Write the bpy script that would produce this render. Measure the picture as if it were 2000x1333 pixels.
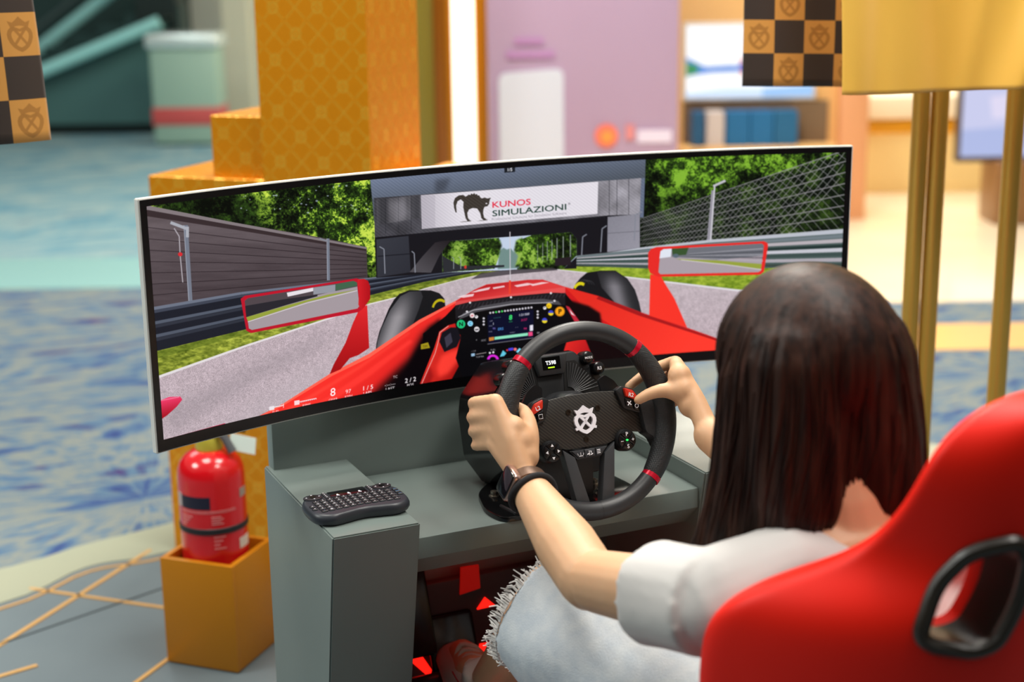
import bpy, bmesh, math, random
import numpy as np
from mathutils import Vector, Matrix

random.seed(7)
rng = np.random.default_rng(7)
scn = bpy.context.scene
for _o in list(bpy.data.objects):
    bpy.data.objects.remove(_o)

# ------------------------------------------------------------------ camera, world, lights
FPX = 2909.96
CAM_POS = np.array([-0.98194, -2.03972, 1.38194])
YAW, PITCH, ROLL = 0.432153, 0.245996, -0.0137313
_cy, _sy, _cp, _sp = math.cos(YAW), math.sin(YAW), math.cos(PITCH), math.sin(PITCH)
_fw = np.array([_sy*_cp, _cy*_cp, -_sp])
_rt = np.array([_cy, -_sy, 0.0])
_up = np.cross(_rt, _fw)
CAM_R = math.cos(ROLL)*_rt + math.sin(ROLL)*_up
CAM_U = -math.sin(ROLL)*_rt + math.cos(ROLL)*_up
cam_data = bpy.data.cameras.new('camera')
cam_data.sensor_fit = 'HORIZONTAL'
cam_data.sensor_width = 36.0
cam_data.lens = FPX/2000*36.0
cam_data.clip_start = 0.05
cam_data.clip_end = 200
cam_data.dof.use_dof = True
cam_data.dof.focus_distance = 2.17
cam_data.dof.aperture_fstop = 2.7
cam = bpy.data.objects.new('camera', cam_data)
scn.collection.objects.link(cam)
cam.matrix_world = Matrix((
    (CAM_R[0], CAM_U[0], -_fw[0], CAM_POS[0]),
    (CAM_R[1], CAM_U[1], -_fw[1], CAM_POS[1]),
    (CAM_R[2], CAM_U[2], -_fw[2], CAM_POS[2]),
    (0, 0, 0, 1)))
scn.camera = cam

scn.view_settings.view_transform = 'Standard'
scn.view_settings.look = 'None'
scn.view_settings.exposure = 0.0
scn.view_settings.gamma = 1.0
scn.view_settings.use_curve_mapping = False

world = bpy.data.worlds.new('hall_light')
scn.world = world
world.use_nodes = True
world.node_tree.nodes['Background'].inputs[0].default_value = (1.0, 0.97, 0.93, 1)
world.node_tree.nodes['Background'].inputs[1].default_value = 0.34

def ceiling_or_fill_lamp(x, y, z, sx, sy, power, col=(1, 0.95, 0.88)):
    d = bpy.data.lights.new('ceiling_or_fill_lamp', 'AREA')
    d.shape = 'RECTANGLE'
    d.size, d.size_y = sx, sy
    d.energy = power
    d.color = col
    o = bpy.data.objects.new('ceiling_or_fill_lamp', d)
    o.location = (x, y, z)
    scn.collection.objects.link(o)
    return o
ceiling_or_fill_lamp(-1.0, 0.5, 3.6, 1.0, 1.0, 56)
ceiling_or_fill_lamp(0.9, -0.1, 3.6, 1.0, 1.0, 62)
ceiling_or_fill_lamp(0.35, -1.15, 2.7, 0.6, 0.6, 27)
ceiling_or_fill_lamp(-3.2, 0.8, 3.0, 1.2, 1.2, 95, (0.96, 1.0, 0.95))  # fill added from the left to lift the pillar's side face
ceiling_or_fill_lamp(-1.2, 6.0, 4.2, 3.0, 3.0, 110, (0.95, 1.0, 1.0))
ceiling_or_fill_lamp(1.3, 2.3, 3.6, 1.0, 1.0, 150, (1, 0.95, 0.86))  # fill added to brighten the gold column and lilac board
ceiling_or_fill_lamp(3.6, 5.2, 4.2, 2.0, 2.0, 230, (1, 0.93, 0.80))
ceiling_or_fill_lamp(6.8, 8.0, 4.2, 3.0, 3.0, 420, (1, 0.93, 0.80))

# ------------------------------------------------------------------ numpy painter for screens and prints
def vnoise(w, h, cell, seed):
    r = np.random.default_rng(seed)
    gw, gh = int(w/cell)+3, int(h/cell)+3
    g = r.random((gh, gw)).astype(np.float32)
    x = np.arange(w)/cell; y = np.arange(h)/cell
    xi = x.astype(int); yi = y.astype(int)
    fx = (x-xi).astype(np.float32); fy = (y-yi).astype(np.float32)
    fx = fx*fx*(3-2*fx); fy = fy*fy*(3-2*fy)
    a = g[yi][:, xi]; b = g[yi][:, xi+1]; c = g[yi+1][:, xi]; d = g[yi+1][:, xi+1]
    return (a*(1-fx)+b*fx)*(1-fy)[:, None]+(c*(1-fx)+d*fx)*fy[:, None]

def fbm(w, h, cell, seed, octv=4, gain=0.6):
    s = 0; amp = 1; tot = 0
    for i in range(octv):
        s = s+amp*vnoise(w, h, max(cell/2**i, 1.0), seed+i*13)
        tot += amp; amp *= gain
    return s/tot

_glyph_cache = {}
def text_tris(s, bold=0.0):
    key = (s, bold)
    if key in _glyph_cache:
        return _glyph_cache[key]
    cu = bpy.data.curves.new('t', 'FONT')
    cu.body = s; cu.size = 1.0; cu.resolution_u = 3; cu.offset = bold
    cu.align_x = 'CENTER'
    ob = bpy.data.objects.new('t', cu)
    scn.collection.objects.link(ob)
    dg = bpy.context.evaluated_depsgraph_get()
    me = ob.evaluated_get(dg).to_mesh()
    me.calc_loop_triangles()
    v = np.array([w.co[:2] for w in me.vertices]) if len(me.vertices) else np.zeros((0, 2))
    t = [tuple(q.vertices) for q in me.loop_triangles]
    ob.evaluated_get(dg).to_mesh_clear()
    bpy.data.objects.remove(ob)
    bpy.data.curves.remove(cu)
    _glyph_cache[key] = (v, t)
    return v, t

def hexc(h):
    h = h.lstrip('#')
    return tuple(int(h[i:i+2], 16)/255 for i in (0, 2, 4))

class Canvas:
    def __init__(self, ox, oy, w, h, S, bg=(0, 0, 0)):
        self.ox, self.oy, self.S = ox, oy, S
        self.w, self.h = int(w*S), int(h*S)
        self.a = np.empty((self.h, self.w, 3), np.float32)
        self.a[:] = bg
    def tr(self, p):
        return [((x-self.ox)*self.S, (y-self.oy)*self.S) for x, y in p]
    def cov(self, polys):
        """coverage of (even-odd) polygons already in canvas pixels"""
        allp = [q for p in polys for q in p]
        x0 = max(0, int(min(q[0] for q in allp))-1); x1 = min(self.w, int(max(q[0] for q in allp))+2)
        y0 = max(0, int(min(q[1] for q in allp))-1); y1 = min(self.h, int(max(q[1] for q in allp))+2)
        if x1 <= x0 or y1 <= y0:
            return None
        m = np.zeros((y1-y0, x1-x0+2), np.float32)
        edges = []
        for p in polys:
            for i in range(len(p)):
                (ax, ay), (bx, by) = p[i], p[(i+1) % len(p)]
                if ay != by:
                    edges.append((ax, ay, bx, by) if ay < by else (bx, by, ax, ay))
        E = np.array(edges)
        NS = 3
        for j in range((y1-y0)*NS):
            yy = y0+(j+0.5)/NS
            k = (E[:, 1] <= yy) & (E[:, 3] > yy)
            if not k.any():
                continue
            e = E[k]
            xs = np.sort(e[:, 0]+(yy-e[:, 1])*(e[:, 2]-e[:, 0])/(e[:, 3]-e[:, 1]))-x0
            row = m[j//NS]
            for q in range(0, len(xs)-1, 2):
                xa = min(max(xs[q], 0), x1-x0); xb = min(max(xs[q+1], 0), x1-x0)
                ia, ib = int(xa), int(xb)
                if ia == ib:
                    row[ia] += xb-xa
                else:
                    row[ia] += ia+1-xa
                    row[ia+1:ib] += 1
                    row[ib] += xb-ib
        m = np.clip(m[:, :x1-x0]/NS, 0, 1)
        return y0, y1, x0, x1, m
    def soften(self, c, r):
        if c is None:
            return None
        y0, y1, x0, x1, m = c
        k = max(1, int(r*self.S/2)); p = 3*k
        Y0, Y1, X0, X1 = max(0, y0-p), min(self.h, y1+p), max(0, x0-p), min(self.w, x1+p)
        M = np.zeros((Y1-Y0, X1-X0), np.float32); M[y0-Y0:y1-Y0, x0-X0:x1-X0] = m
        for _ in range(2):
            for ax in (0, 1):
                pad = [(0, 0), (0, 0)]; pad[ax] = (k+1, k)
                cs = np.cumsum(np.pad(M, pad, mode='edge'), axis=ax)
                n = M.shape[ax]
                M = (np.take(cs, np.arange(2*k+1, 2*k+1+n), ax)-np.take(cs, np.arange(0, n), ax))/(2*k+1)
        return Y0, Y1, X0, X1, M
    def paint(self, c, color, alpha=1.0):
        if c is None:
            return
        y0, y1, x0, x1, m = c
        if callable(color):
            X, Y = np.meshgrid((np.arange(x0, x1)+0.5)/self.S+self.ox, (np.arange(y0, y1)+0.5)/self.S+self.oy)
            col = color(X, Y)
        else:
            col = np.array(hexc(color) if isinstance(color, str) else color, np.float32)
        m = (m*alpha)[..., None]
        self.a[y0:y1, x0:x1] = self.a[y0:y1, x0:x1]*(1-m)+col*m
    def poly(self, p, color, alpha=1.0, holes=(), soft=0):
        cv = self.cov([self.tr(p)]+[self.tr(h) for h in holes])
        self.paint(self.soften(cv, soft) if soft else cv, color, alpha)
    def line(self, pts, wd, color, alpha=1.0):
        if np.isscalar(wd):
            wd = [wd]*len(pts)
        for i in range(len(pts)-1):
            (ax, ay), (bx, by) = pts[i], pts[i+1]
            L = math.hypot(bx-ax, by-ay) or 1
            nx, ny = -(by-ay)/L/2, (bx-ax)/L/2
            self.poly([(ax+nx*wd[i], ay+ny*wd[i]), (bx+nx*wd[i+1], by+ny*wd[i+1]), (bx-nx*wd[i+1], by-ny*wd[i+1]), (ax-nx*wd[i], ay-ny*wd[i])], color, alpha)
    def ell(self, c, rx, ry, color, alpha=1.0, a0=0, a1=360, inner=0.0):
        n = 28
        t = [math.radians(a0+(a1-a0)*i/n) for i in range(n+1)]
        p = [(c[0]+rx*math.cos(q), c[1]-ry*math.sin(q)) for q in t]
        if inner > 0:
            p += [(c[0]+rx*inner*math.cos(q), c[1]-ry*inner*math.sin(q)) for q in reversed(t)]
        elif a1-a0 < 360:
            p.append(c)
        self.poly(p, color, alpha)
    def text(self, s, pos, ex, ey, color, alpha=1.0, bold=0.0):
        """pos = centre of baseline, ex / ey = image vectors of one em right / up"""
        v, t = text_tris(s, bold)
        if not len(v):
            return
        P = [(pos[0]+x*ex[0]+y*ey[0], pos[1]+x*ex[1]+y*ey[1]) for x, y in v]
        tot = None
        allP = self.tr(P)
        for tri in t:
            c = self.cov([[allP[i] for i in tri]])
            if c is None:
                continue
            if tot is None:
                X0 = max(0, int(min(q[0] for q in allP))-2); X1 = min(self.w, int(max(q[0] for q in allP))+3)
                Y0 = max(0, int(min(q[1] for q in allP))-2); Y1 = min(self.h, int(max(q[1] for q in allP))+3)
                tot = np.zeros((Y1-Y0, X1-X0), np.float32)
            y0, y1, x0, x1, m = c
            tot[y0-Y0:y1-Y0, x0-X0:x1-X0] += m
        if tot is not None:
            self.paint((Y0, Y1, X0, X1, np.clip(tot, 0, 1)), color, alpha)

def make_image(name, arr):
    h, w, _ = arr.shape
    im = bpy.data.images.new(name, w, h, alpha=False, float_buffer=False)
    buf = np.ones((h, w, 4), np.float32)
    buf[..., :3] = np.clip(arr[::-1], 0, 1)
    im.pixels.foreach_set(buf.ravel())
    im.update()
    im.pack()
    return im
# ------------------------------------------------------------------ picture shown on the curved monitor
def paint_game():
    c = Canvas(255, 268, 1440, 640, 1.5, hexc('181a16'))
    W, H, S = c.w, c.h, c.S
    nz = fbm(W, H, 40, 1, 5); nf = fbm(W, H, 9, 5, 3, 0.8); ng = np.random.default_rng(3).random((H, W)).astype(np.float32)
    nb = fbm(W, H, 110, 9, 3)
    def at(n, X, Y):
        return n[np.clip(((Y-c.oy)*S).astype(int), 0, H-1), np.clip(((X-c.ox)*S).astype(int), 0, W-1)]
    def mix(a, b, t):
        a = np.array(hexc(a) if isinstance(a, str) else a); b = np.array(hexc(b) if isinstance(b, str) else b)
        t = np.clip(t, 0, 1)[..., None]
        return a*(1-t)+b*t
    nl = fbm(W, H, 5, 31, 2, 0.9)
    def foliage(lx, ly, rad, bias=0.0, yl='a9c43a'):
        def f(X, Y):
            n = at(nz, X, Y)*0.52+at(nf, X, Y)*0.26+at(nl, X, Y)*0.22
            n = (n-0.5)*3.3+0.5
            g = np.clip(1-np.hypot((X-lx)/rad, (Y-ly)/(rad*0.7)), 0, 1)
            g = np.clip(g*1.0+bias+(at(nb, X, Y)-0.5)*1.6, 0, 1.1)
            col = mix('070b06', '2f4a18', np.clip(n*1.1+g*0.6-0.25, 0, 1))
            t1 = np.clip((n-0.34)*2.6*g, 0, 1)[..., None]
            col = col*(1-t1)+np.array(hexc('5f8f20'))*t1
            hi = np.clip((n-0.55)*3.6*g, 0, 1)[..., None]
            return col*(1-hi)+np.array(hexc(yl))*hi
        return f
    def grain(col, amt, big=0.0):
        cc = np.array(hexc(col))
        def f(X, Y):
            return np.clip(cc*(1+(at(ng, X, Y)-0.5)[..., None]*amt+(at(nz, X, Y)-0.5)[..., None]*big), 0, 1)
        return f
    def grad(p0, p1, c0, c1, gr=0.0):
        a, b = np.array(hexc(c0)), np.array(hexc(c1))
        d = np.array(p1, float)-np.array(p0, float); L2 = d@d
        def f(X, Y):
            t = np.clip(((X-p0[0])*d[0]+(Y-p0[1])*d[1])/L2, 0, 1)[..., None]
            r = a*(1-t)+b*t
            if gr:
                r = r*(1+(at(ng, X, Y)-0.5)[..., None]*gr)
            return r
        return f
    # trees left and right
    c.poly([(255, 268), (760, 268), (760, 560), (255, 560)], foliage(680, 420, 240, -0.05, 'c2d84e'))
    for k in range(70):
        x, y = random.uniform(470, 720), random.uniform(355, 420)
        if random.random() < 0.5:
            c.ell((x, y), random.uniform(1, 3), random.uniform(0.8, 2), 'c4cfe6', 0.55)
    c.poly([(1230, 268), (1700, 268), (1700, 500), (1230, 500)], foliage(1400, 300, 330, 0.0, '7fae34'))
    # wall on the left
    wall = [(270, 398), (459, 435), (626, 464), (716, 483), (718, 548), (470, 575), (280, 606)]
    c.poly(wall, grad((300, 420), (330, 600), '63585c', '3d3338', 0.06))
    c.poly(wall, lambda X, Y: mix('2e2628', '8b8083', at(nz, X*0.25+260, Y*2.0-300)), 0.30)
    c.poly([(270, 398), (459, 435), (716, 483), (716, 487), (459, 441), (270, 407)], '7d7376')
    c.poly([(270, 407), (459, 441), (716, 487), (716, 491), (459, 449), (270, 420)], '2f2426', 0.85)
    for i in range(1, 8):
        t = i/8
        c.line([(275, 420+t*182), (716, 490+t*56)], 1.3, '241c20', 0.75)
    for x, yt, yb, wd in ((363, 440, 588, 8), (641, 466, 548, 5)):
        c.line([(x, yt), (x+8*(wd > 6)+1, yb)], wd, '6f7482')
        c.line([(x-wd*0.5, yt), (x+8*(wd > 6)-wd*0.3, yb)], 1.5, '9da3b0', 0.8)
    c.line([(333, 435), (365, 447)], 6, 'a3a5ae'); c.line([(366, 443), (366, 464)], 6, 'a3a5ae')
    c.line([(340, 446), (350, 462), (352, 500), (357, 552)], 2.2, 'a59fa6'); c.ell((352, 497), 4.5, 4, 'd02a30')
    c.line([(624, 466), (641, 472)], 3, '7a7d88')
    # armco left
    top = [(285, 603), (471, 571), (714, 544), (825, 532), (920, 525), (985, 521)]
    bot = [(290, 690), (475, 645), (723, 577), (828, 551), (964, 526), (985, 523)]
    c.poly(top+bot[::-1], '1b1e28')
    def lerp(a, b, t):
        return [(p[0]+(q[0]-p[0])*t, p[1]+(q[1]-p[1])*t) for p, q in zip(a, b)]
    for t, col, al in ((0.03, '707788', 0.9), (0.10, '454b5a', 0.8), (0.36, '565d6c', 0.9), (0.44, '30343f', 0.9), (0.66, '565d6c', 0.85), (0.74, '2f333e', 0.9)):
        q = lerp(top, bot, t)
        c.line(q, [6.5, 5, 3, 2, 1.2, .6], col, al)
    # verge left, line, asphalt
    line = [(285, 745), (309, 737), (483, 675), (665, 615), (723, 594), (780, 580), (830, 564), (910, 543), (990, 527)]
    c.poly(bot+line[::-1], lambda X, Y: mix('4c5a17', 'b7c04a', at(nf, X*0.45+200, Y*1.0)*1.5-0.25))
    c.poly(lerp(bot, line[1:7], .02)+lerp(bot, line[1:7], .3)[::-1], '3d5212', 0.45)
    asphalt = line+[(1077, 525), (1222, 541), (1456, 569), (1700, 600), (1700, 910), (255, 910), (255, 760)]
    c.poly(asphalt, lambda X, Y: mix('b5a5ac', 'b8acb2', np.clip((640-Y)/130, 0, 1))*(1+(at(ng, X, Y)-0.5)[..., None]*np.clip((Y-520)/380, 0.02, 0.4)[..., None]+(at(nf, X, Y)-.5)[..., None]*.18))
    c.poly([(330, 900), (480, 790), (640, 700), (700, 690), (560, 800), (470, 900)], 'b3a8ae', .35, soft=30)
    c.poly([(320, 800), (480, 720), (640, 650), (640, 670), (480, 760), (330, 850)], '8a8086', .4, soft=25)
    c.line(line, [5, 5, 4, 3, 2.4, 2, 1.6, 1.1, .6], 'd9d3d6')
    # right side: verge, line
    c.poly([(1085, 520), (1265, 523), (1500, 520), (1700, 530), (1700, 602), (1456, 569), (1222, 541), (1077, 525)], lambda X, Y: mix('5f7a1c', 'a8bb3e', at(nf, X*0.5+500, Y)*1.5-0.25))
    c.line([(1060, 523), (1080, 526), (1222, 541.5), (1456, 569.5), (1700, 603)], [.8, 1.3, 2.6, 4, 6], 'd6d2d8')
    # fence right
    fence = [(1250, 428), (1410, 372), (1665, 296), (1665, 452), (1384, 472), (1250, 488)]
    c.poly(fence, '0c120c', 0.6)
    def fy(x, t):
        yt = 428+(x-1250)*(-0.335); yb = 488+(x-1250)*(-0.1)
        return yt+(yb-yt)*t
    x = 1250.0
    d = 5.0
    while x < 1700:
        h = fy(x, 1)-fy(x, 0)
        wv = h*0.95
        for sgn in (1, -1):
            pts = [(x+sgn*wv*k/6, fy(x+sgn*wv*k/6, k/6)) for k in range(7)]
            pts = [p for p in pts if 1250 <= p[0] <= 1660]
            if len(pts) > 1:
                c.line(pts, 0.55+0.6*(x-1250)/400, 'a3a0a4', 0.75)
        x += d; d *= 1.035
    for t in (0.0, 0.14, 0.28, 0.42, 0.56, 0.70, 0.84):
        c.line([(1250, fy(1250, t)), (1660, fy(1660, t))], [0.9, 2.2], '8d898f', 0.85)
    c.line([(1384, 472), (1393, 372)], 7, '8f8c96'); c.line([(1388, 470), (1396, 362)], 3, 'c3c1c8')
    c.line([(1393, 364), (1417, 353)], 4.5, 'b7b5bd')
    # armco right
    rt = [(1100, 502), (1265, 483), (1384, 470), (1665, 448)]
    rb = [(1100, 518), (1265, 525), (1384, 524), (1665, 524)]
    c.poly(rt+rb[::-1], '4a5a58')
    for t, wdt, col in ((0.03, 7, 'b9bcc6'), (0.16, 6, '6f7a80'), (0.28, 6, 'b5adb4'), (0.42, 5, '223230'), (0.52, 6, 'c3c2cc'), (0.64, 5, '3a4a48'), (0.78, 6, 'aaa4ac'), (0.92, 5, '384440')):
        c.line(lerp(rt, rb, t), [wdt*.22, wdt*.6, wdt*.8, wdt*1.3], col, 0.95)
    # bridge
    c.poly([(722.6, 349.6), (1261, 311), (1257, 425), (735, 472)], grad((722, 350), (1260, 380), '4d545f', '606a80'))
    c.poly([(722.6, 340), (1261, 300), (1260, 348), (727, 388)], grad((990, 310), (1000, 380), '6f7a92', '4a515c'))
    c.poly([(730.5, 387), (1252.5, 348), (1249.6, 419), (732, 464)], lambda X, Y: mix('3b3a40', '8d8a92', np.clip((X-780)/420, 0, 1))*(0.7+0.6*at(nz, X, Y))[..., None])
    c.poly([(735, 390), (821, 382), (823, 425), (737, 440)], lambda X, Y: mix('2a2a2e', '8a868c', at(nz, X, Y*0.6)*2-.5), 0.6)
    for x in (753, 778, 803, 1190, 1205, 1228):
        y0 = 387-(x-730.5)*0.0747
        c.line([(x, y0), (x, y0+72)], 1.2, '26262c', 0.7)
    c.poly([(760, 395), (790, 390), (800, 420), (770, 440)], 'a8a4ac', .35, soft=12)
    c.poly([(850, 352), (880, 348), (870, 372), (850, 378)], '2a2c34', .5, soft=8)
    # underside, piers
    c.poly([(732, 464), (1188, 421), (1250, 419), (1250, 484), (1186, 494), (1126, 500), (1126, 525), (860, 533), (735, 543)], '17161b')
    c.poly([(735, 468), (798, 461), (802, 532), (737, 542)], grad((735, 470), (800, 530), '35373f', '2b2c34'))
    c.poly([(738, 500), (800, 495), (800, 497), (738, 502)], '1c1d24')
    c.poly([(1187, 424), (1249.6, 418), (1249.6, 484), (1186, 493)], grad((1187, 420), (1250, 480), '7d7c86', '8f8d98', 0.08))
    c.line([(1187, 456), (1249, 452)], 1, '5e5d66')
    c.poly([(864, 533), (864, 492), (881, 471), (1007, 462), (1115, 454), (1126, 466), (1126, 502), (1100, 526), (960, 529)], 'b9c6da')
    c.poly([(864, 533), (864, 480), (881, 471), (975, 465), (975, 500), (966, 525)], foliage(940, 480, 60, 0.25, '8fae4c'))
    c.poly([(1010, 527), (1012, 470), (1040, 459), (1115, 454), (1126, 466), (1126, 500), (1100, 526)], foliage(1040, 470, 70, 0.35, '8fb048'))
    c.poly([(972, 526), (975, 492), (983, 484), (990, 488), (997, 485), (1004, 493), (1014, 490), (1014, 524)], '6c8682', soft=2)
    c.poly([(966, 470), (976, 468), (980, 480), (974, 500), (966, 520)], foliage(960, 490, 60, 0.3, '8fae4c'), soft=3)
    c.poly([(1008, 470), (1020, 464), (1020, 520), (1006, 522), (1012, 500), (1004, 490)], foliage(1020, 480, 60, 0.3, '8fae4c'), soft=3)
    c.poly([(864, 500), (866, 533), (920, 527), (985, 522), (985, 518), (900, 520)], '2a2b30')
    c.poly([(800, 532), (826, 500), (850, 474), (864, 471), (880, 470), (858, 500), (842, 533)], grad((830, 530), (870, 470), '4a474c', '231f23'))
    for x in (886, 900): c.line([(x, 505), (x, 526)], 1.2, '9ba3a8'); c.line([(x, 505), (x-4, 502)], 1, '9ba3a8')
    c.ell((909, 522), 2.5, 3.5, 'c0392b')
    for k, x in enumerate((1050, 1060, 1069, 1078, 1088, 1100, 1114)):
        c.line([(x, 478-k*3.2), (x, 512-k*1.5)], .8+k*.12, 'a9b0b2', .9)
    for p in ([(752, 535), (750, 487), (741, 482)], [(811, 533), (809, 495), (804, 491)], [(1136, 499), (1138, 463), (1146, 458)], [(1173, 493), (1176, 447), (1185, 441)], [(1239, 470), (1241, 420), (1254, 414)]):
        c.line(p, 2.2, '7c7f8a')
    c.poly([(1084, 505), (1115, 502), (1115, 518), (1084, 520)], '241d22')
    c.poly([(940, 533), (1000, 527), (1080, 523), (1090, 528), (1000, 536), (920, 546)], '3a353a', .8)
    # banner
    c.poly([(821.8, 381.5), (1168.4, 355), (1167, 418), (823.8, 447.6)], grad((822, 420), (900, 410), 'b9b3bd', 'dcd7df'))
    c.poly([(822, 382), (850, 381), (850, 445), (824, 447)], '8e8894', .25)
    def b(X, Y):
        return (700+X/3.448, 280+Y/3.448)
    cat = [(655, 467), (645, 440), (640, 400), (650, 370), (675, 352), (705, 348), (722, 360), (735, 352), (745, 345), (752, 350), (762, 338), (770, 345), (780, 335), (787, 346), (798, 342), (803, 352), (815, 352), (820, 364), (830, 372),
           (850, 366), (868, 372), (892, 367), (884, 385), (880, 410), (868, 425), (850, 428), (842, 445), (840, 470), (846, 500), (868, 517), (845, 520), (828, 505), (820, 470), (800, 440), (770, 436), (745, 446), (733, 470), (738, 505), (758, 525), (735, 525), (722, 505), (712, 460), (706, 430), (708, 395), (690, 378), (668, 390), (658, 420), (662, 467)]
    c.poly([b(*p) for p in cat], '3a342f')
    c.poly([b(*p) for p in ((680, 530), (758, 521), (762, 526), (700, 532))], '5a5450', .8)
    c.poly([b(*p) for p in ((800, 523), (868, 514), (872, 519), (820, 524))], '5a5450', .8)
    c.ell(b(862, 406), 2.0, 1.1, 'd9d4da')
    ex = lambda k: (k, -k*0.083)
    c.text('KUNOS', b(1030, 432-8), (22.4, -1.9), (-.3, -16.5), 'dd2b44', 1, .012)
    c.text('SIMULAZIONI', b(1152, 470), (24.0, -2.2), (-.3, -16.5), '153329')
    c.text('SIMULAZIONI', b(1154, 470), (24.0, -2.2), (-.3, -16.5), '153329', .8)
    c.text('Professional Solutions for Simulation Software', b(1150, 500), (7.85, -.68), (-.1, -7.4), '9a949e')
    c.text('®', b(1420, 415), (6, -.5), (0, -6), '4a4650')
    # camera moire on the bridge
    st = [(722, 345), (1261, 308), (1255, 420), (730, 464)]
    c.poly(st, lambda X, Y: np.repeat(((np.sin((X*.8-Y*1.1)*.9) > .2)*1.0)[..., None], 3, 2), 0.04)
    c.poly([(985, 327), (1006, 325.5), (1006, 336), (985, 337.5)], '1d2026'); c.text('1/5', (995.5, 334.5), (8.5, -.6), (0, -8.5), 'e8e8ee', 1, .02)
    # tyres
    lt = [(733, 700), (735, 672), (741, 648), (759, 604), (770, 585), (780, 574.5), (800, 567), (842, 567.6), (858, 573), (868, 584), (870, 600), (840, 640)]
    c.poly(lt, '17171a')
    c.poly([(735, 690), (737, 668), (745, 642), (762, 606), (782, 579), (800, 570), (822, 569), (826, 580), (818, 605), (800, 650)], lambda X, Y: mix('2c2c30', '8f8b8f', np.exp(-((X-770-(640-Y)*.35)/22)**2)*np.clip((Y-560)/60, 0, 1)))
    c.ell((860, 606), 17, 22, 'b5a616', 1, 55, 165, .76)
    rtt = [(1119, 566), (1124, 555), (1133, 544), (1146, 533), (1172, 529), (1202, 529), (1225, 544), (1240, 566), (1248, 590), (1253, 612), (1190, 600)]
    c.poly(rtt, '17171a')
    c.poly([(1166, 531), (1202, 530), (1224, 545), (1239, 567), (1247, 590), (1252, 611), (1200, 590), (1175, 562)], lambda X, Y: mix('252528', '77747a', np.exp(-((X-1200-(Y-560)*.25)/18)**2)*np.clip((Y-530)/30, 0, 1)))
    c.ell((1134, 573), 16, 22, 'd0c41a', 1, 60, 150, .72)
    for k in range(3):
        c.ell((1140+k*5, 572), 15, 26-k, '3c3c40', .8, 40, 120, .95)
    # red body
    body = [(480, 830), (500, 816), (553, 789), (644, 731), (720, 692), (819, 625), (890, 588), (927, 566), (950, 556), (1030, 547), (1060, 546.5), (1104, 560.7), (1169, 578.6), (1251, 610), (1344, 641), (1410, 664.5), (1560, 715), (1560, 760), (1300, 900), (470, 905)]
    c.poly(body, grad((760, 660), (830, 740), 'ef2f28', 'c81a1c'))
    c.poly([(1104, 561), (1169, 579), (1251, 611), (1344, 642), (1410, 665), (1560, 716), (1560, 745), (1290, 720), (1200, 640), (1140, 600)], grad((1150, 580), (1330, 700), 'd92a20', 'f6392c'))
    c.poly([(1169, 579), (1251, 611), (1410, 665), (1560, 716), (1560, 719), (1405, 668), (1245, 616), (1165, 584)], '8e1218', .8)
    c.poly([(890, 589), (927, 567), (950, 557), (1030, 548), (1060, 547.5), (1104, 561), (1104, 573), (1000, 580), (889, 600)], grad((950, 550), (960, 585), 'a3141c', 'd63a3a'))
    c.poly([(644, 731), (720, 692), (819, 625), (890, 588), (890, 592), (819, 632), (722, 699), (648, 735), (553, 793), (500, 820), (500, 817), (553, 789)], 'ff6a55', .8)
    # lettering on the nose
    for p in ([(893, 580), (905, 577), (926, 574), (924, 579), (905, 582)], [(918, 572), (935, 566), (958, 561), (955, 566), (930, 571)], [(962, 562), (985, 558), (986, 561), (964, 565)], [(1004, 558), (1030, 553), (1042, 555), (1030, 558), (1010, 561)], [(1036, 556), (1058, 551.5), (1074, 552), (1060, 555), (1040, 559)]):
        c.poly(p, 'e7cfd3', .9)
    c.poly([(889, 589), (1104, 561), (1104, 573), (889, 598)], 'e88a86', .25)
    c.line([(996, 453), (996.5, 548)], 1.6, 'c9c4ca'); c.line([(996, 548), (995.5, 575)], 3.6, 'e2402c')
    # cockpit, black
    c.poly([(850, 634), (870, 618), (889, 598), (998, 580), (1079, 572), (1104, 573), (1118, 590), (1150, 612), (1200, 660), (1290, 722), (1000, 760), (900, 790), (830, 800), (826, 652)], '0c090b')
    c.poly([(1106, 585), (1150, 598), (1172, 612), (1176, 640), (1210, 668), (1300, 725), (1150, 740), (1120, 640)], '120608', soft=5)
    c.poly([(826, 652), (850, 634), (860, 700), (840, 830), (690, 870), (640, 860), (700, 800), (745, 752), (800, 700)], '0b0608', soft=16)
    c.poly([(838, 640), (860, 622), (870, 660), (850, 720), (760, 800), (730, 815), (780, 745)], '090508', soft=8)
    c.poly([(560, 826), (640, 776), (720, 722), (800, 664), (806, 668), (724, 734), (640, 790), (570, 832)], 'ff4038', .55, soft=5)
    c.poly([(520, 822), (600, 776), (700, 716), (800, 648), (800, 652), (700, 722), (600, 784), (530, 828)], 'ff5a48', .35, soft=4)
    c.poly([(822, 673), (836, 669), (840, 680), (822, 683)], '9a8a1a'); c.text('TIM', (830, 679.5), (6, -.8), (0, -7), '4a4210')
    # driver's arms
    arm = [(818, 756), (832, 720), (848, 680), (858, 648), (875, 636), (889, 632), (893, 650), (918, 668), (914, 687), (898, 712), (880, 745), (872, 752)]
    c.poly(arm, grad((835, 715), (900, 735), 'd42a22', '8e100f'))
    c.poly([(862, 695), (880, 686), (905, 678), (898, 702), (875, 730), (856, 738), (852, 718)], 'fb4034', .85, soft=8)
    c.poly([(820, 756), (840, 715), (846, 735), (838, 756)], '7a0c10', .6, soft=6)
    c.line([(822, 754), (850, 690), (856, 668), (859, 650), (876, 637)], 1.1, 'e6b8b0')
    c.poly([(858, 668), (863, 650), (880, 640), (893, 640), (900, 660), (892, 678), (868, 688)], '15131a')
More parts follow.
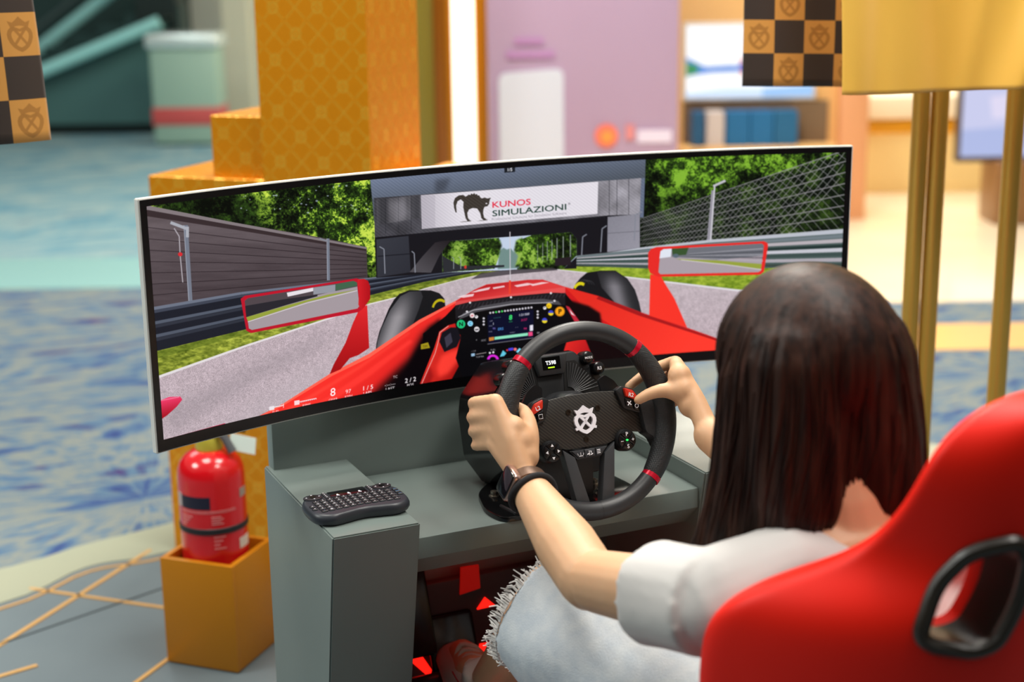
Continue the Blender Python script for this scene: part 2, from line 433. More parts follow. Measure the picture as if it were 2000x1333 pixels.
    c.poly([(868, 660), (880, 650), (884, 668), (872, 680)], '3a3745')
    c.poly([(1085, 680), (1100, 670), (1143, 662), (1163, 712), (1140, 716), (1095, 700)], grad((1095, 670), (1150, 700), 'e02a24', 'a8141a'))
    c.poly([(1104, 597), (1112, 600), (1132, 628), (1124, 632)], 'b9283a'); c.poly([(1112, 604), (1118, 612), (1124, 618), (1116, 614)], 'e8e0e4')
    # dash hood and its wheel
    c.poly([(889, 597), (918, 590), (998, 579), (1079, 572), (1104, 573), (1104, 599), (1085, 592), (998, 597), (905, 615), (890, 625)], '1d1a1e')
    for k in range(28):
        x = 895+k*7.6; y = 597-(x-889)*0.115
        c.line([(x, y+8), (x+4.5, y-1)], 1.6, '45424a', .55)
    c.poly([(893, 628), (905, 612), (940, 598), (1000, 588), (1060, 584), (1090, 588), (1100, 600), (1060, 592), (1000, 596), (930, 610)], '4a484d')
    c.line([(895, 620), (925, 606), (1000, 594.5), (1080, 591)], 1.6, 'a8a5ab')
    for p in ((918, 591.5), (998, 581), (1076, 573), (1083, 588), (912, 609)): c.ell(p, 2.2, 2, 'dcd9de')
    c.poly([(895, 625), (930, 612), (1000, 599), (1060, 593), (1105, 597), (1115, 640), (1100, 690), (1000, 745), (905, 740), (890, 700), (900, 660)], '0a090c')
    c.poly([(952, 615.5), (1042, 605), (1042, 659.7), (953.7, 671.7)], '0b0d26')
    c.line([(952, 672.5), (1042, 660.5)], 1.2, '7a7780')
    def d(X, Y): return (860+X/6.667, 560+Y/6.667)
    for k in range(15):
        t = k/14
        c.ell((957.5+80.5*t, 611.5-10.5*t), 2.0, 2.0, '45d060' if k in (2, 4) else 'cbc6d0')
    tx = lambda s, p, k, col, bd=.0: c.text(s, d(*p), (k, -k*.13), (k*.03, -k), col, 1, bd)
    tx('8', (915, 432), 13, '3ce070', .03); tx('GEAR', (915, 465), 3, '3ce070')
    tx('1:21:550', (1090, 378), 6, 'f0eef4', .02); tx('3157', (1090, 448), 6, 'd02468', .02)
    tx('-:--:---', (740, 415), 6, '4fc09a'); tx('1', (690, 500), 6.5, 'e6e4ee', .02); tx('96', (700, 560), 6, '8f7fd8'); tx('ERS', (785, 568), 7, '4f9ae0', .02)
    tx('94', (1105, 562), 6, 'd02468', .02); tx('- -', (995, 540), 6, 'c9c6d0'); tx('LAP', (660, 458), 3.5, 'c9c6d0'); tx('POS', (655, 522), 3.5, 'c9c6d0'); tx('FUEL', (655, 595), 3.2, 'c9c6d0'); tx('ENERGY', (940, 605), 2.8, 'c9c6d0')
    c.poly([d(705, 657), d(1140, 602), d(1140, 640), d(705, 695)], '86d8b4')
    c.poly([d(632, 665), d(700, 655), d(700, 700), d(635, 712)], 'c07a34'); c.poly([d(1145, 595), d(1200, 588), d(1203, 640), d(1148, 648)], 'e0457a')
    c.poly([d(1165, 505), d(1208, 498), d(1208, 575), d(1165, 580)], 'd9d6e2')
    for p, r, col, s, tc in (((270, 490), 8.4, '1fb573', 'N', '0c1f16'), ((390, 483), 5.4, '8fd0ea', 'C', '1577b0'), ((415, 378), 4.8, 'e3d6d8', 'PF', 'c03040'), ((475, 557), 5.2, 'd6d2d6', 'BM', '3a3a40'), ((1557, 325), 9.6, 'f0a11c', 'P', '1d1503'), ((1415, 250), 5.2, 'ecc51e', 'K1', 'a06a10')):
        c.ell(d(*p), r, r, col); x, y = d(*p)
        k = r*(1.35 if len(s) == 1 else .95)
        c.text(s, (x, y+r*.45), (k, -k*.1), (0, -k), tc, 1, .03)
    c.ell(d(1557, 325), 9.6, 9.6, 'b87412', 1, 0, 360, .86)
    for p in ((1440, 345), (1358, 443)):
        c.ell(d(*p), 5.2, 5.2, '3f46c4', 1, 0, 180); c.ell(d(*p), 5.2, 5.2, 'e5cf2c', 1, 180, 360)
    for p in ((470, 395), (1360, 280)): c.ell(d(*p), 3.2, 3.2, 'e6e3e8'); c.ell((d(*p)[0]-.6, d(*p)[1]-1), 1.4, 1.2, '6c6a72')
    for p in ((565, 415), (565, 455), (565, 495), (1268, 325), (1268, 365), (1268, 405)): c.ell(d(*p), 2.1, 2.1, 'cfcbd4')
    c.ell(d(685, 950), 11.5, 9.5, 'd22ad0', 1, 0, 180, .55)
    c.poly([d(775, 915), d(815, 830), d(860, 870), d(830, 905)], '5fc0d8'); c.poly([d(885, 805), d(950, 795), d(950, 830), d(890, 838)], '4a3fd0'); c.ell(d(870, 830), 2, 2, 'd03040'); c.ell(d(975, 818), 3.2, 3, 'e86a70'); c.poly([d(985, 850), d(1030, 800), d(1055, 820), d(1020, 870)], '7ad0ea')
    tx('SOC', (565, 712), 5, 'd6d2da'); tx('FUEL', (687, 835), 4.6, 'd6d2da'); tx('TOP RA', (515, 925), 4.4, 'd6d2da'); tx('-1.2.8', (430, 850), 4, 'b9b2b8'); tx('4', (470, 705), 4, 'd6d2da'); tx('BB', (1275, 612), 4.5, 'd6d2da')
    for p in ((645, 865), (690, 857)): c.ell(d(*p), 2, 2, 'e6e2e8')
    c.poly([d(400, 875), d(450, 868), d(450, 905), d(403, 912)], '8fb0cc'); c.line([d(465, 885), d(600, 860)], 1.2, 'a59a98'); c.ell(d(550, 1030), 4.2, 4.2, 'cf2620')
    # mirrors
    lm_in = [(478, 588), (484, 583), (690, 549), (697, 552), (702, 598), (698, 603), (492, 645), (486, 642)]
    lm_out = [(470, 584), (478, 578), (696, 544), (703, 546), (709, 603), (700, 610), (490, 651), (481, 646)]
    c.poly([(701, 606), (717, 596), (721, 680), (700, 694), (683, 700), (665, 722), (644, 731), (652, 712), (675, 670), (690, 630)], grad((690, 600), (690, 720), 'd8262a', '9c1014'))
    c.poly(lm_out, 'b5162a', holes=[lm_in])
    c.poly(lm_in, '9d9298')
    c.poly([(478, 588), (484, 583), (690, 549), (697, 552), (698, 560), (640, 572), (560, 590), (480, 612)], '4d4348')
    c.poly([(560, 572), (612, 562), (612, 569), (562, 580)], 'dcd6dc'); c.poly([(612, 562), (655, 556), (655, 570), (612, 576)], '8d8f98'); c.poly([(655, 556), (690, 549), (697, 552), (698, 558), (656, 568)], '3f6048')
    c.poly([(479, 598), (560, 584), (620, 576), (620, 579), (560, 596), (481, 620)], '27252c')
    c.poly([(481, 620), (560, 597), (640, 576), (698, 566), (600, 590), (484, 628)], '8f9a3a')
    c.line([(484, 629), (600, 592), (698, 568)], 1.2, 'd6d0d4')
    c.poly([(698, 546), (711, 545), (719, 549), (723, 560), (723, 584), (712, 600), (706, 606), (700, 596), (701, 570)], grad((700, 570), (722, 570), 'c81e26', 'a80f18'))
    rm_in = [(1290, 491), (1296, 487), (1488, 476), (1492, 480), (1486, 529), (1481, 532), (1290, 536), (1286, 532)]
    rm_out = [(1266, 494), (1271, 487), (1282, 483), (1492, 471.5), (1499, 475), (1500, 480), (1492, 531), (1486, 537), (1286, 541), (1270, 534), (1266, 524)]
    c.poly([(1270, 536), (1291, 540), (1300, 556), (1317, 583), (1342, 640), (1268, 617)], 'ee3327')
    c.poly(rm_out, 'dd2a26', holes=[rm_in])
    c.poly(rm_in, 'a1979f')
    c.poly([(1312, 487), (1488, 476), (1492, 480), (1490, 500), (1400, 508), (1312, 502)], '6a6c74')
    c.poly([(1290, 491), (1296, 487), (1312, 486), (1310, 502), (1288, 505)], 'd6dbe6'); c.poly([(1312, 486), (1345, 484), (1340, 498), (1314, 500)], '37502e')
    for k in range(5): c.line([(1345, 496+k*2), (1490, 486+k*6)], [.6, 1.6], '2d2d34' if k % 2 else 'b0aeb6', .8)
    c.poly([(1320, 506), (1400, 509), (1488, 516), (1486, 526), (1420, 517), (1330, 508)], '8f9a3c')
    c.line([(1330, 508), (1420, 517.5), (1487, 527)], 1.2, 'd6d0d4')
    c.ell((1320, 500), 6, 4, '56646f')
    # front-wing tip at far left, edge line
    c.poly([(305, 786), (330, 776), (352, 775), (356, 781), (345, 795), (326, 812), (305, 826)], grad((330, 778), (338, 812), 'e83a68', '9c0e1c'))
    c.line([(309, 784), (350, 776)], 2, 'e88aa0', .7)
    c.line([(310, 864), (440, 829)], 3.5, 'b3123a')
    # head-up display
    def h(X, Y): return (500+X/5.263, 700+Y/5.263)
    ht = lambda s, p, k, bd=.0: c.text(s, h(*p), (k, -k*.19), (k*.02, -k), 'f6eff2', 1, bd)
    ht('8', (790, 388), 22, .005); ht('GEAR', (792, 438), 7); ht('97', (948, 362), 11); ht('KMH', (952, 405), 7); ht('1 / 5', (1148, 325), 12, .01); ht('LAPS', (1146, 370), 8, .01)
    ht('-:--:---', (1378, 285), 9); ht('LAST', (1378, 328), 8, .01); ht('TC', (1432, 205), 7); ht('2 / 2', (1588, 245), 12, .015); ht('POS.', (1590, 288), 7.5, .01)
    ht('RPMS', (520, 495), 7); ht('FUEL', (205, 560), 6.5)
    c.poly([h(393, 440), h(447, 430), h(447, 476), h(395, 486)], 'f3dfe3', .9); c.line([h(447, 452), h(622, 415)], 2.6, 'f3dfe3', .9)
    for k in range(9):
        x = 455+k*19; c.line([h(x, 450-k*4.0), h(x+1, 463-k*4.0)], .9, 'a0203a')
    c.poly([h(135, 500), h(188, 490), h(188, 530), h(137, 540)], 'e9e2e6', .9); c.line([h(188, 505), h(283, 485)], 2, 'e9e2e6', .9); c.line([h(283, 468), h(283, 512)], 1.2, 'e9e2e6', .9)
    return c
# ------------------------------------------------------------------ helpers
COL = scn.collection
ORG = {}
def lin(c):
    c = hexc(c) if isinstance(c, str) else c
    return tuple(((x/12.92) if x <= 0.04045 else ((x+0.055)/1.055)**2.4) for x in c)
def V(*a): return Vector(a)

MATS = {}
def mat(name, col, rough=0.5, metal=0.0, spec=0.5, emit=None, es=1.0, sheen=0.0, coat=0.0, noise=None, bump=None, sss=0.0, aniso=None):
    """noise=(scale, amount, col2), bump=(scale, strength)"""
    if name in MATS:
        return MATS[name]
    m = bpy.data.materials.new(name)
    m.use_nodes = True
    nt = m.node_tree
    b = nt.nodes['Principled BSDF']
    b.inputs['Base Color'].default_value = (*lin(col), 1)
    b.inputs['Roughness'].default_value = rough
    b.inputs['Metallic'].default_value = metal
    b.inputs['Specular IOR Level'].default_value = spec
    b.inputs['Sheen Weight'].default_value = sheen
    b.inputs['Coat Weight'].default_value = coat
    if sss:
        b.inputs['Subsurface Weight'].default_value = sss
        b.inputs['Subsurface Radius'].default_value = (0.01, 0.004, 0.002)
    if emit:
        b.inputs['Emission Color'].default_value = (*lin(emit), 1)
        b.inputs['Emission Strength'].default_value = es
    if noise or bump:
        tc = nt.nodes.new('ShaderNodeTexCoord')
    if noise:
        n = nt.nodes.new('ShaderNodeTexNoise'); n.inputs['Scale'].default_value = noise[0]; n.inputs['Detail'].default_value = 5
        mp = nt.nodes.new('ShaderNodeMapping')
        if len(noise) > 3: mp.inputs['Scale'].default_value = noise[3]
        nt.links.new(tc.outputs['Object'], mp.inputs[0]); nt.links.new(mp.outputs[0], n.inputs['Vector'])
        mx = nt.nodes.new('ShaderNodeMix'); mx.data_type = 'RGBA'
        mx.inputs[6].default_value = (*lin(col), 1); mx.inputs[7].default_value = (*lin(noise[2]), 1)
        mr = nt.nodes.new('ShaderNodeMapRange'); mr.inputs[1].default_value = 0.35; mr.inputs[2].default_value = 0.65; mr.inputs[4].default_value = noise[1]
        nt.links.new(n.outputs[0], mr.inputs[0]); nt.links.new(mr.outputs[0], mx.inputs[0]); nt.links.new(mx.outputs[2], b.inputs['Base Color'])
    if bump:
        n2 = nt.nodes.new('ShaderNodeTexNoise'); n2.inputs['Scale'].default_value = bump[0]; n2.inputs['Detail'].default_value = 4
        mp2 = nt.nodes.new('ShaderNodeMapping')
        if len(bump) > 2: mp2.inputs['Scale'].default_value = bump[2]
        nt.links.new(tc.outputs['Object'], mp2.inputs[0]); nt.links.new(mp2.outputs[0], n2.inputs['Vector'])
        bp = nt.nodes.new('ShaderNodeBump'); bp.inputs['Strength'].default_value = bump[1]; bp.inputs['Distance'].default_value = 0.002
        nt.links.new(n2.outputs[0], bp.inputs['Height']); nt.links.new(bp.outputs[0], b.inputs['Normal'])
    MATS[name] = m
    return m

def image_mat(name, img, rough=0.5, emit=0.0, base=True, spec=0.5, sheen=0.0, alpha=1.0):
    m = bpy.data.materials.new(name); m.use_nodes = True
    nt = m.node_tree; b = nt.nodes['Principled BSDF']
    t = nt.nodes.new('ShaderNodeTexImage'); t.image = img; t.extension = 'EXTEND'
    u = nt.nodes.new('ShaderNodeUVMap'); u.uv_map = 'UVMap'
    nt.links.new(u.outputs[0], t.inputs[0])
    b.inputs['Roughness'].default_value = rough; b.inputs['Specular IOR Level'].default_value = spec; b.inputs['Sheen Weight'].default_value = sheen
    if base: nt.links.new(t.outputs[0], b.inputs['Base Color'])
    else: b.inputs['Base Color'].default_value = (0, 0, 0, 1)
    if emit:
        nt.links.new(t.outputs[0], b.inputs['Emission Color']); b.inputs['Emission Strength'].default_value = emit
    MATS[name] = m
    return m

def link(name, me, material, parent=None, origin=None, smooth=True, kind=None, label=None, cat=None, group=None, angle=35):
    ob = bpy.data.objects.new(name, me)
    COL.objects.link(ob)
    if material is not None:
        me.materials.clear(); me.materials.append(material)
    if parent is not None:
        base = ORG[parent.name]
        ob.parent = parent
    else:
        if origin is None:
            co = np.array([v.co for v in me.vertices])
            origin = Vector(((co[:, 0].min()+co[:, 0].max())/2, (co[:, 1].min()+co[:, 1].max())/2, co[:, 2].min()))
        base = Vector(origin)
        ob.location = base
    me.transform(Matrix.Translation(-base))
    ORG[ob.name] = base
    if smooth:
        me.polygons.foreach_set('use_smooth', [True]*len(me.polygons))
        me.set_sharp_from_angle(angle=math.radians(angle))
    tag(ob, label, cat, group, kind)
    return ob

def tag(o, label=None, cat=None, group=None, kind=None):
    if label: o['label'] = label
    if cat: o['category'] = cat
    if group: o['group'] = group
    if kind: o['kind'] = kind
    return o

def thing(name, loc, label, cat, group=None, kind=None):
    o = bpy.data.objects.new(name, None)
    o.empty_display_size = 0.05
    COL.objects.link(o)
    o.location = loc
    ORG[o.name] = Vector(loc)
    return tag(o, label, cat, group, kind)

def bm_mesh(bm, M=None, name='mesh'):
    if M is not None:
        bmesh.ops.transform(bm, matrix=M, verts=bm.verts)
    bmesh.ops.recalc_face_normals(bm, faces=bm.faces)
    me = bpy.data.meshes.new(name)
    bm.to_mesh(me); bm.free()
    return me

def box_bm(c, s, bev=0.0, seg=2, bm=None):
    own = bm is None
    b = bmesh.new()
    bmesh.ops.create_cube(b, size=1, matrix=Matrix.Translation(c) @ Matrix.Diagonal((*s, 1)))
    if bev:
        bmesh.ops.bevel(b, geom=b.edges[:], offset=bev, segments=seg, affect='EDGES', profile=0.5)
    if own:
        return b
    tmp = bpy.data.meshes.new('t'); b.to_mesh(tmp); b.free(); bm.from_mesh(tmp); bpy.data.meshes.remove(tmp)
    return bm

def prism_bm(poly, z0, z1, bev=0.0, seg=2, holes=(), bm=None, M=None):
    """polygon in XY extruded z0..z1; only convex/concave simple outline"""
    b = bmesh.new()
    lo = [b.verts.new((x, y, z0)) for x, y in poly]; hi = [b.verts.new((x, y, z1)) for x, y in poly]
    n = len(poly)
    b.faces.new(lo[::-1]); b.faces.new(hi)
    for i in range(n):
        b.faces.new((lo[i], lo[(i+1) % n], hi[(i+1) % n], hi[i]))
    bmesh.ops.recalc_face_normals(b, faces=b.faces)
    if bev:
        e = [q for q in b.edges if all(abs(v.co.z-z1) < 1e-7 for v in q.verts)]
        bmesh.ops.bevel(b, geom=e, offset=bev, segments=seg, affect='EDGES', profile=0.5)
    if M is not None: bmesh.ops.transform(b, matrix=M, verts=b.verts)
    if bm is None: return b
    tmp = bpy.data.meshes.new('t'); b.to_mesh(tmp); b.free(); bm.from_mesh(tmp); bpy.data.meshes.remove(tmp)
    return bm

def rounded(poly, r, n=4):
    out = []
    N = len(poly)
    rr = r if isinstance(r, (list, tuple)) else [r]*N
    for i in range(N):
        p0, p1, p2 = (np.array(poly[(i+k) % N], float) for k in (-1, 0, 1))
        a = p0-p1; b = p2-p1
        la, lb = np.linalg.norm(a), np.linalg.norm(b)
        d = min(rr[i], la*0.45, lb*0.45)
        A = p1+a/la*d; B = p1+b/lb*d
        for k in range(n+1):
            t = k/n
            q = (1-t)**2*A+2*t*(1-t)*p1+t*t*B
            out.append((q[0], q[1]))
    return out

def lathe_bm(prof, n=32, M=None, cap=True, bm=None):
    b = bmesh.new()
    rings = []
    for r, z in prof:
        rings.append([b.verts.new((r*math.cos(2*math.pi*i/n), r*math.sin(2*math.pi*i/n), z)) for i in range(n)])
    for a, c in zip(rings, rings[1:]):
        for i in range(n):
            b.faces.new((a[i], a[(i+1) % n], c[(i+1) % n], c[i]))
    if cap:
        b.faces.new(rings[0][::-1]); b.faces.new(rings[-1])
    if M is not None: bmesh.ops.transform(b, matrix=M, verts=b.verts)
    if bm is None: return b
    tmp = bpy.data.meshes.new('t'); b.to_mesh(tmp); b.free(); bm.from_mesh(tmp); bpy.data.meshes.remove(tmp)
    return bm

def frames(pts, closed=False):
    P = [Vector(p) for p in pts]; n = len(P)
    T = []
    for i in range(n):
        a = P[(i-1) % n] if (closed or i > 0) else P[i]
        b = P[(i+1) % n] if (closed or i < n-1) else P[i]
        T.append((b-a).normalized())
    up = Vector((0, 0, 1)) if abs(T[0].z) < 0.9 else Vector((1, 0, 0))
    X = [(up-T[0]*up.dot(T[0])).normalized()]
    for i in range(1, n):
        x = X[-1]-T[i]*X[-1].dot(T[i])
        X.append(x.normalized())
    Y = [t.cross(x) for t, x in zip(T, X)]
    return P, T, X, Y

def tube_bm(pts, rad, n=12, closed=False, round_ends=False, bm=None):
    """rad scalar or list of scalars or list of (rx, ry)"""
    P, T, X, Y = frames(pts, closed)
    if np.isscalar(rad): rad = [rad]*len(P)
    b = bm if bm is not None else bmesh.new()
    def ring(c, x, y, r):
        rx, ry = (r, r) if np.isscalar(r) else r
        return [b.verts.new(c+x*(rx*math.cos(2*math.pi*i/n))+y*(ry*math.sin(2*math.pi*i/n))) for i in range(n)]
    R = []
    def sc(r, k): return r*k if np.isscalar(r) else (r[0]*k, r[1]*k)
    def mn(r): return r if np.isscalar(r) else min(r)
    if round_ends and not closed:
        for a in (80, 55, 28):
            R.append(ring(P[0]-T[0]*mn(rad[0])*math.sin(math.radians(a)), X[0], Y[0], sc(rad[0], math.cos(math.radians(a)))))
    for i in range(len(P)):
        R.append(ring(P[i], X[i], Y[i], rad[i]))
    if round_ends and not closed:
        for a in (28, 55, 80):
            R.append(ring(P[-1]+T[-1]*mn(rad[-1])*math.sin(math.radians(a)), X[-1], Y[-1], sc(rad[-1], math.cos(math.radians(a)))))
    m = len(R)
    for j in range(m if closed else m-1):
        a, c = R[j], R[(j+1) % m]
        for i in range(n):
            b.faces.new((a[i], a[(i+1) % n], c[(i+1) % n], c[i]))
    if not closed:
        b.faces.new(R[0][::-1]); b.faces.new(R[-1])
    return b

def ball_bm(c, r, bm, rot=None, u=20, v=12):
    r = (r, r, r) if np.isscalar(r) else r
    M = Matrix.Translation(c)
    if rot is not None: M = M @ rot
    bmesh.ops.create_uvsphere(bm, u_segments=u, v_segments=v, radius=1, matrix=M @ Matrix.Diagonal((*r, 1)))
    return bm

def smooth_path(pts, k=6):
    """Catmull-Rom"""
    P = [np.array(p, float) for p in pts]
    P = [2*P[0]-P[1]]+P+[2*P[-1]-P[-2]]
    out = []
    for i in range(1, len(P)-2):
        for j in range(k):
            t = j/k
            a, b, c, d = P[i-1], P[i], P[i+1], P[i+2]
            out.append(tuple(0.5*((2*b)+(-a+c)*t+(2*a-5*b+4*c-d)*t*t+(-a+3*b-3*c+d)*t**3)))
    out.append(tuple(P[-2]))
    return out

def text_bm(s, size, M, depth=0.0, bold=0.0, bm=None):
    v, t = text_tris(s, bold)
    b = bm if bm is not None else bmesh.new()
    if not len(v): return b
    cy = 0.36
    vs = [b.verts.new(M @ Vector((x*size, (y-cy)*size, 0))) for x, y in v]
    for tri in t:
        try: b.faces.new([vs[i] for i in tri])
        except ValueError: pass
    return b

def eval_mesh(ob):
    dg = bpy.context.evaluated_depsgraph_get()
    return bpy.data.meshes.new_from_object(ob.evaluated_get(dg), depsgraph=dg)

def remesh(bm, voxel, smooth_it=6, fac=0.5):
    me = bm_mesh(bm)
    ob = bpy.data.objects.new('tmp', me); COL.objects.link(ob)
    m = ob.modifiers.new('r', 'REMESH'); m.mode = 'VOXEL'; m.voxel_size = voxel
    if smooth_it:
        s = ob.modifiers.new('s', 'SMOOTH'); s.iterations = smooth_it; s.factor = fac
    r = eval_mesh(ob)
    bpy.data.objects.remove(ob); bpy.data.meshes.remove(me)
    return r

# ------------------------------------------------------------------ floors and far surroundings
# r / d: metres to the right of / ahead of the photographer's spot, along the hall's length
HALL_R = np.array([_cy, -_sy]); HALL_F = np.array([_sy, _cy]); SPOT = CAM_POS[:2]
def G(r, d, z=0.0):
    p = SPOT+HALL_R*r+HALL_F*d
    return Vector((p[0], p[1], z))
HALL_M = Matrix(((HALL_R[0], HALL_F[0], 0, SPOT[0]), (HALL_R[1], HALL_F[1], 0, SPOT[1]), (0, 0, 1, 0), (0, 0, 0, 1)))
def hall_box(r0, r1, d0, d1, z0, z1, bev=0.0):
    return bm_mesh(box_bm(Vector(((r0+r1)/2, (d0+d1)/2, (z0+z1)/2)), (r1-r0, d1-d0, z1-z0), bev), HALL_M)

def carpet_mat(name, cols, cell, stroke=1.0):
    m = bpy.data.materials.new(name); m.use_nodes = True
    nt = m.node_tree; b = nt.nodes['Principled BSDF']; N = nt.nodes.new; L = nt.links.new
    b.inputs['Roughness'].default_value = 0.9; b.inputs['Specular IOR Level'].default_value = 0.25
    tc = N('ShaderNodeTexCoord')
    vor = N('ShaderNodeTexVoronoi'); vor.inputs['Scale'].default_value = cell; vor.voronoi_dimensions = '2D'
    nz = N('ShaderNodeTexNoise'); nz.inputs['Scale'].default_value = 1.3; nz.inputs['Detail'].default_value = 2
    L(tc.outputs['Object'], vor.inputs['Vector']); L(tc.outputs['Object'], nz.inputs['Vector'])
    sub = N('ShaderNodeVectorMath'); sub.operation = 'SUBTRACT'
    L(tc.outputs['Object'], sub.inputs[0]); L(vor.outputs['Position'], sub.inputs[1])
    sep = N('ShaderNodeSeparateXYZ'); L(sub.outputs[0], sep.inputs[0])
    at = N('ShaderNodeMath'); at.operation = 'ARCTAN2'; L(sep.outputs[1], at.inputs[0]); L(sep.outputs[0], at.inputs[1])
    ln = N('ShaderNodeVectorMath'); ln.operation = 'LENGTH'; L(sub.outputs[0], ln.inputs[0])
    cx = N('ShaderNodeCombineXYZ')
    m1 = N('ShaderNodeMath'); m1.operation = 'MULTIPLY'; m1.inputs[1].default_value = 5.0; L(at.outputs[0], m1.inputs[0])
    m2 = N('ShaderNodeMath'); m2.operation = 'MULTIPLY'; m2.inputs[1].default_value = 2.2; L(ln.outputs['Value'], m2.inputs[0])
    L(m1.outputs[0], cx.inputs[0]); L(m2.outputs[0], cx.inputs[1])
    ns = N('ShaderNodeTexNoise'); ns.inputs['Scale'].default_value = 1.0; ns.inputs['Detail'].default_value = 4; ns.inputs['Roughness'].default_value = 0.65
    L(cx.outputs[0], ns.inputs['Vector'])
    mp = N('ShaderNodeMapping'); mp.inputs['Rotation'].default_value = (0, 0, 0.35); mp.inputs['Scale'].default_value = (2.2, 9.0, 1)
    L(tc.outputs['Object'], mp.inputs[0])
    n3 = N('ShaderNodeTexNoise'); n3.inputs['Scale'].default_value = 1.0*stroke; n3.inputs['Detail'].default_value = 6; n3.inputs['Roughness'].default_value = 0.6; n3.inputs['Distortion'].default_value = 0.6
    L(mp.outputs[0], n3.inputs['Vector'])
    mx = N('ShaderNodeMix'); L(nz.outputs[0], mx.inputs[0]); L(ns.outputs[0], mx.inputs[2]); L(n3.outputs[0], mx.inputs[3])
    cr = N('ShaderNodeValToRGB'); L(mx.outputs[0], cr.inputs[0])
    els = cr.color_ramp.elements
    els[0].position, els[0].color = cols[0][0], (*lin(cols[0][1]), 1)
    els[1].position, els[1].color = cols[-1][0], (*lin(cols[-1][1]), 1)
    for p, q in cols[1:-1]:
        e = els.new(p); e.color = (*lin(q), 1)
    L(cr.outputs[0], b.inputs['Base Color'])
    return m

def plane(name, pts, material, parent=None, th=0.004, **kw):
    bm = bmesh.new()
    top = [bm.verts.new(p) for p in pts]; bot = [bm.verts.new(Vector(p)-V(0, 0, th)) for p in pts]
    bm.faces.new(top); bm.faces.new(bot[::-1])
    n = len(pts)
    for i in range(n): bm.faces.new((top[i], top[(i+1) % n], bot[(i+1) % n], bot[i]))
    return link(name, bm_mesh(bm), material, parent, smooth=False, **kw)

M_carpet = carpet_mat('splash_carpet', [(0.30, '242152'), (0.38, '2d4477'), (0.44, '4f6a81'), (0.51, '7c817a'), (0.57, '4c6a83'), (0.62, '393364'), (0.70, '4d3461')], 0.55, 1.0)
M_carpet_far = carpet_mat('teal_carpet', [(0.30, '3c6278'), (0.45, '628f9e'), (0.55, '8ba3a3'), (0.68, '52788e')], 0.4, 0.8)
M_marble = mat('cream_marble', 'f3dfba', rough=0.16, noise=(1.2, 0.5, 'f8ecd6'))
M_cream = mat('cream_border', '969982', rough=0.5, noise=(4, 0.4, '8b927f'))
M_slate = mat('slate_floor', '616e73', rough=0.42, noise=(5, 0.5, '58656c'))
M_inlay = mat('brass_inlay', 'd2a25c', rough=0.35, metal=0.3)

fl = plane('floor', [G(-14, -4, 0), G(16, -4, 0), G(16, 22, 0), G(-14, 22, 0)], M_carpet, th=0.1, kind='structure')
fl['label'] = 'blue, white and purple splash-patterned hall carpet'
plane('far_carpet', [G(-14, 7.3, 0.003), G(-0.4, 7.3, 0.003), G(-0.4, 21, 0.003), G(-14, 21, 0.003)], M_carpet_far, fl)
plane('polished_strip', [G(-14, 6.62, 0.004), G(-0.4, 6.58, 0.004), G(-0.4, 7.3, 0.004), G(-14, 7.34, 0.004)], mat('polished_teal_stone', '9cc9c6', rough=0.12), fl)
plane('marble_floor', [G(-0.4, 6.08, 0.003), G(15, 6.0, 0.003), G(15, 21, 0.003), G(-0.4, 21, 0.003)], M_marble, fl)
plane('golden_border', [G(0.6, 5.28, 0.003), G(15, 5.2, 0.003), G(15, 5.63, 0.003), G(0.6, 5.68, 0.003)], mat('golden_stone', 'd9a350', rough=0.3), fl)
# the dark platform the rig stands on: slate panels, brass inlays, cream kerb
edge = smooth_path([(-1.9, 0.9, 0), (-1.3, 1.2, 0), (-0.74, 1.27, 0), (-0.52, 1.40, 0), (-0.31, 1.41, 0), (0.3, 1.55, 0), (1.2, 1.4, 0), (2.0, 0.9, 0)], 5)
edge2 = smooth_path([(-2.0, 1.15, 0), (-1.32, 1.42, 0), (-0.72, 1.48, 0), (-0.50, 1.55, 0), (-0.28, 1.60, 0), (0.3, 1.75, 0), (1.28, 1.58, 0), (2.2, 1.0, 0)], 5)
plat = [V(x, y, 0.006) for x, y, _ in edge]+[V(2.0, -3.2, 0.006), V(-1.9, -3.2, 0.006)]
plane('slate_panel', plat[::-1], M_slate, fl, th=0.006)
plane('cream_kerb', [V(x, y, 0.008) for x, y, _ in edge]+[V(x, y, 0.008) for x, y, _ in edge2[::-1]], M_cream, fl, th=0.007)
def strip(a, b, w, z=0.0085, name='brass_inlay', m=None):
    a, b = np.array(a), np.array(b); n = (b-a)/np.linalg.norm(b-a); n = np.array([-n[1], n[0]])*w/2
    plane(name, [V(*(a+n), z), V(*(b+n), z), V(*(b-n), z), V(*(a-n), z)], m or M_inlay, fl, th=0.003)
strip((-0.95, 0.86), (-0.36, 1.44), 0.011)
strip((-0.66, 1.33), (-0.10, 0.79), 0.010)
strip((-0.72, 0.57), (-0.36, 0.91), 0.010)
strip((-1.2, 0.80), (-0.70, 0.915), 0.011)
strip((-0.85, 1.02), (-0.10, 1.30), 0.004, name='panel_joint', m=mat('joint', '4c575c', rough=0.8))
for i in range(0, len(edge)-6, 1):
    if -1.0 < edge[i][0] < -0.2: strip(np.array(edge[i][:2])-[0, .03], np.array(edge[i+1][:2])-[0, .03], 0.008)

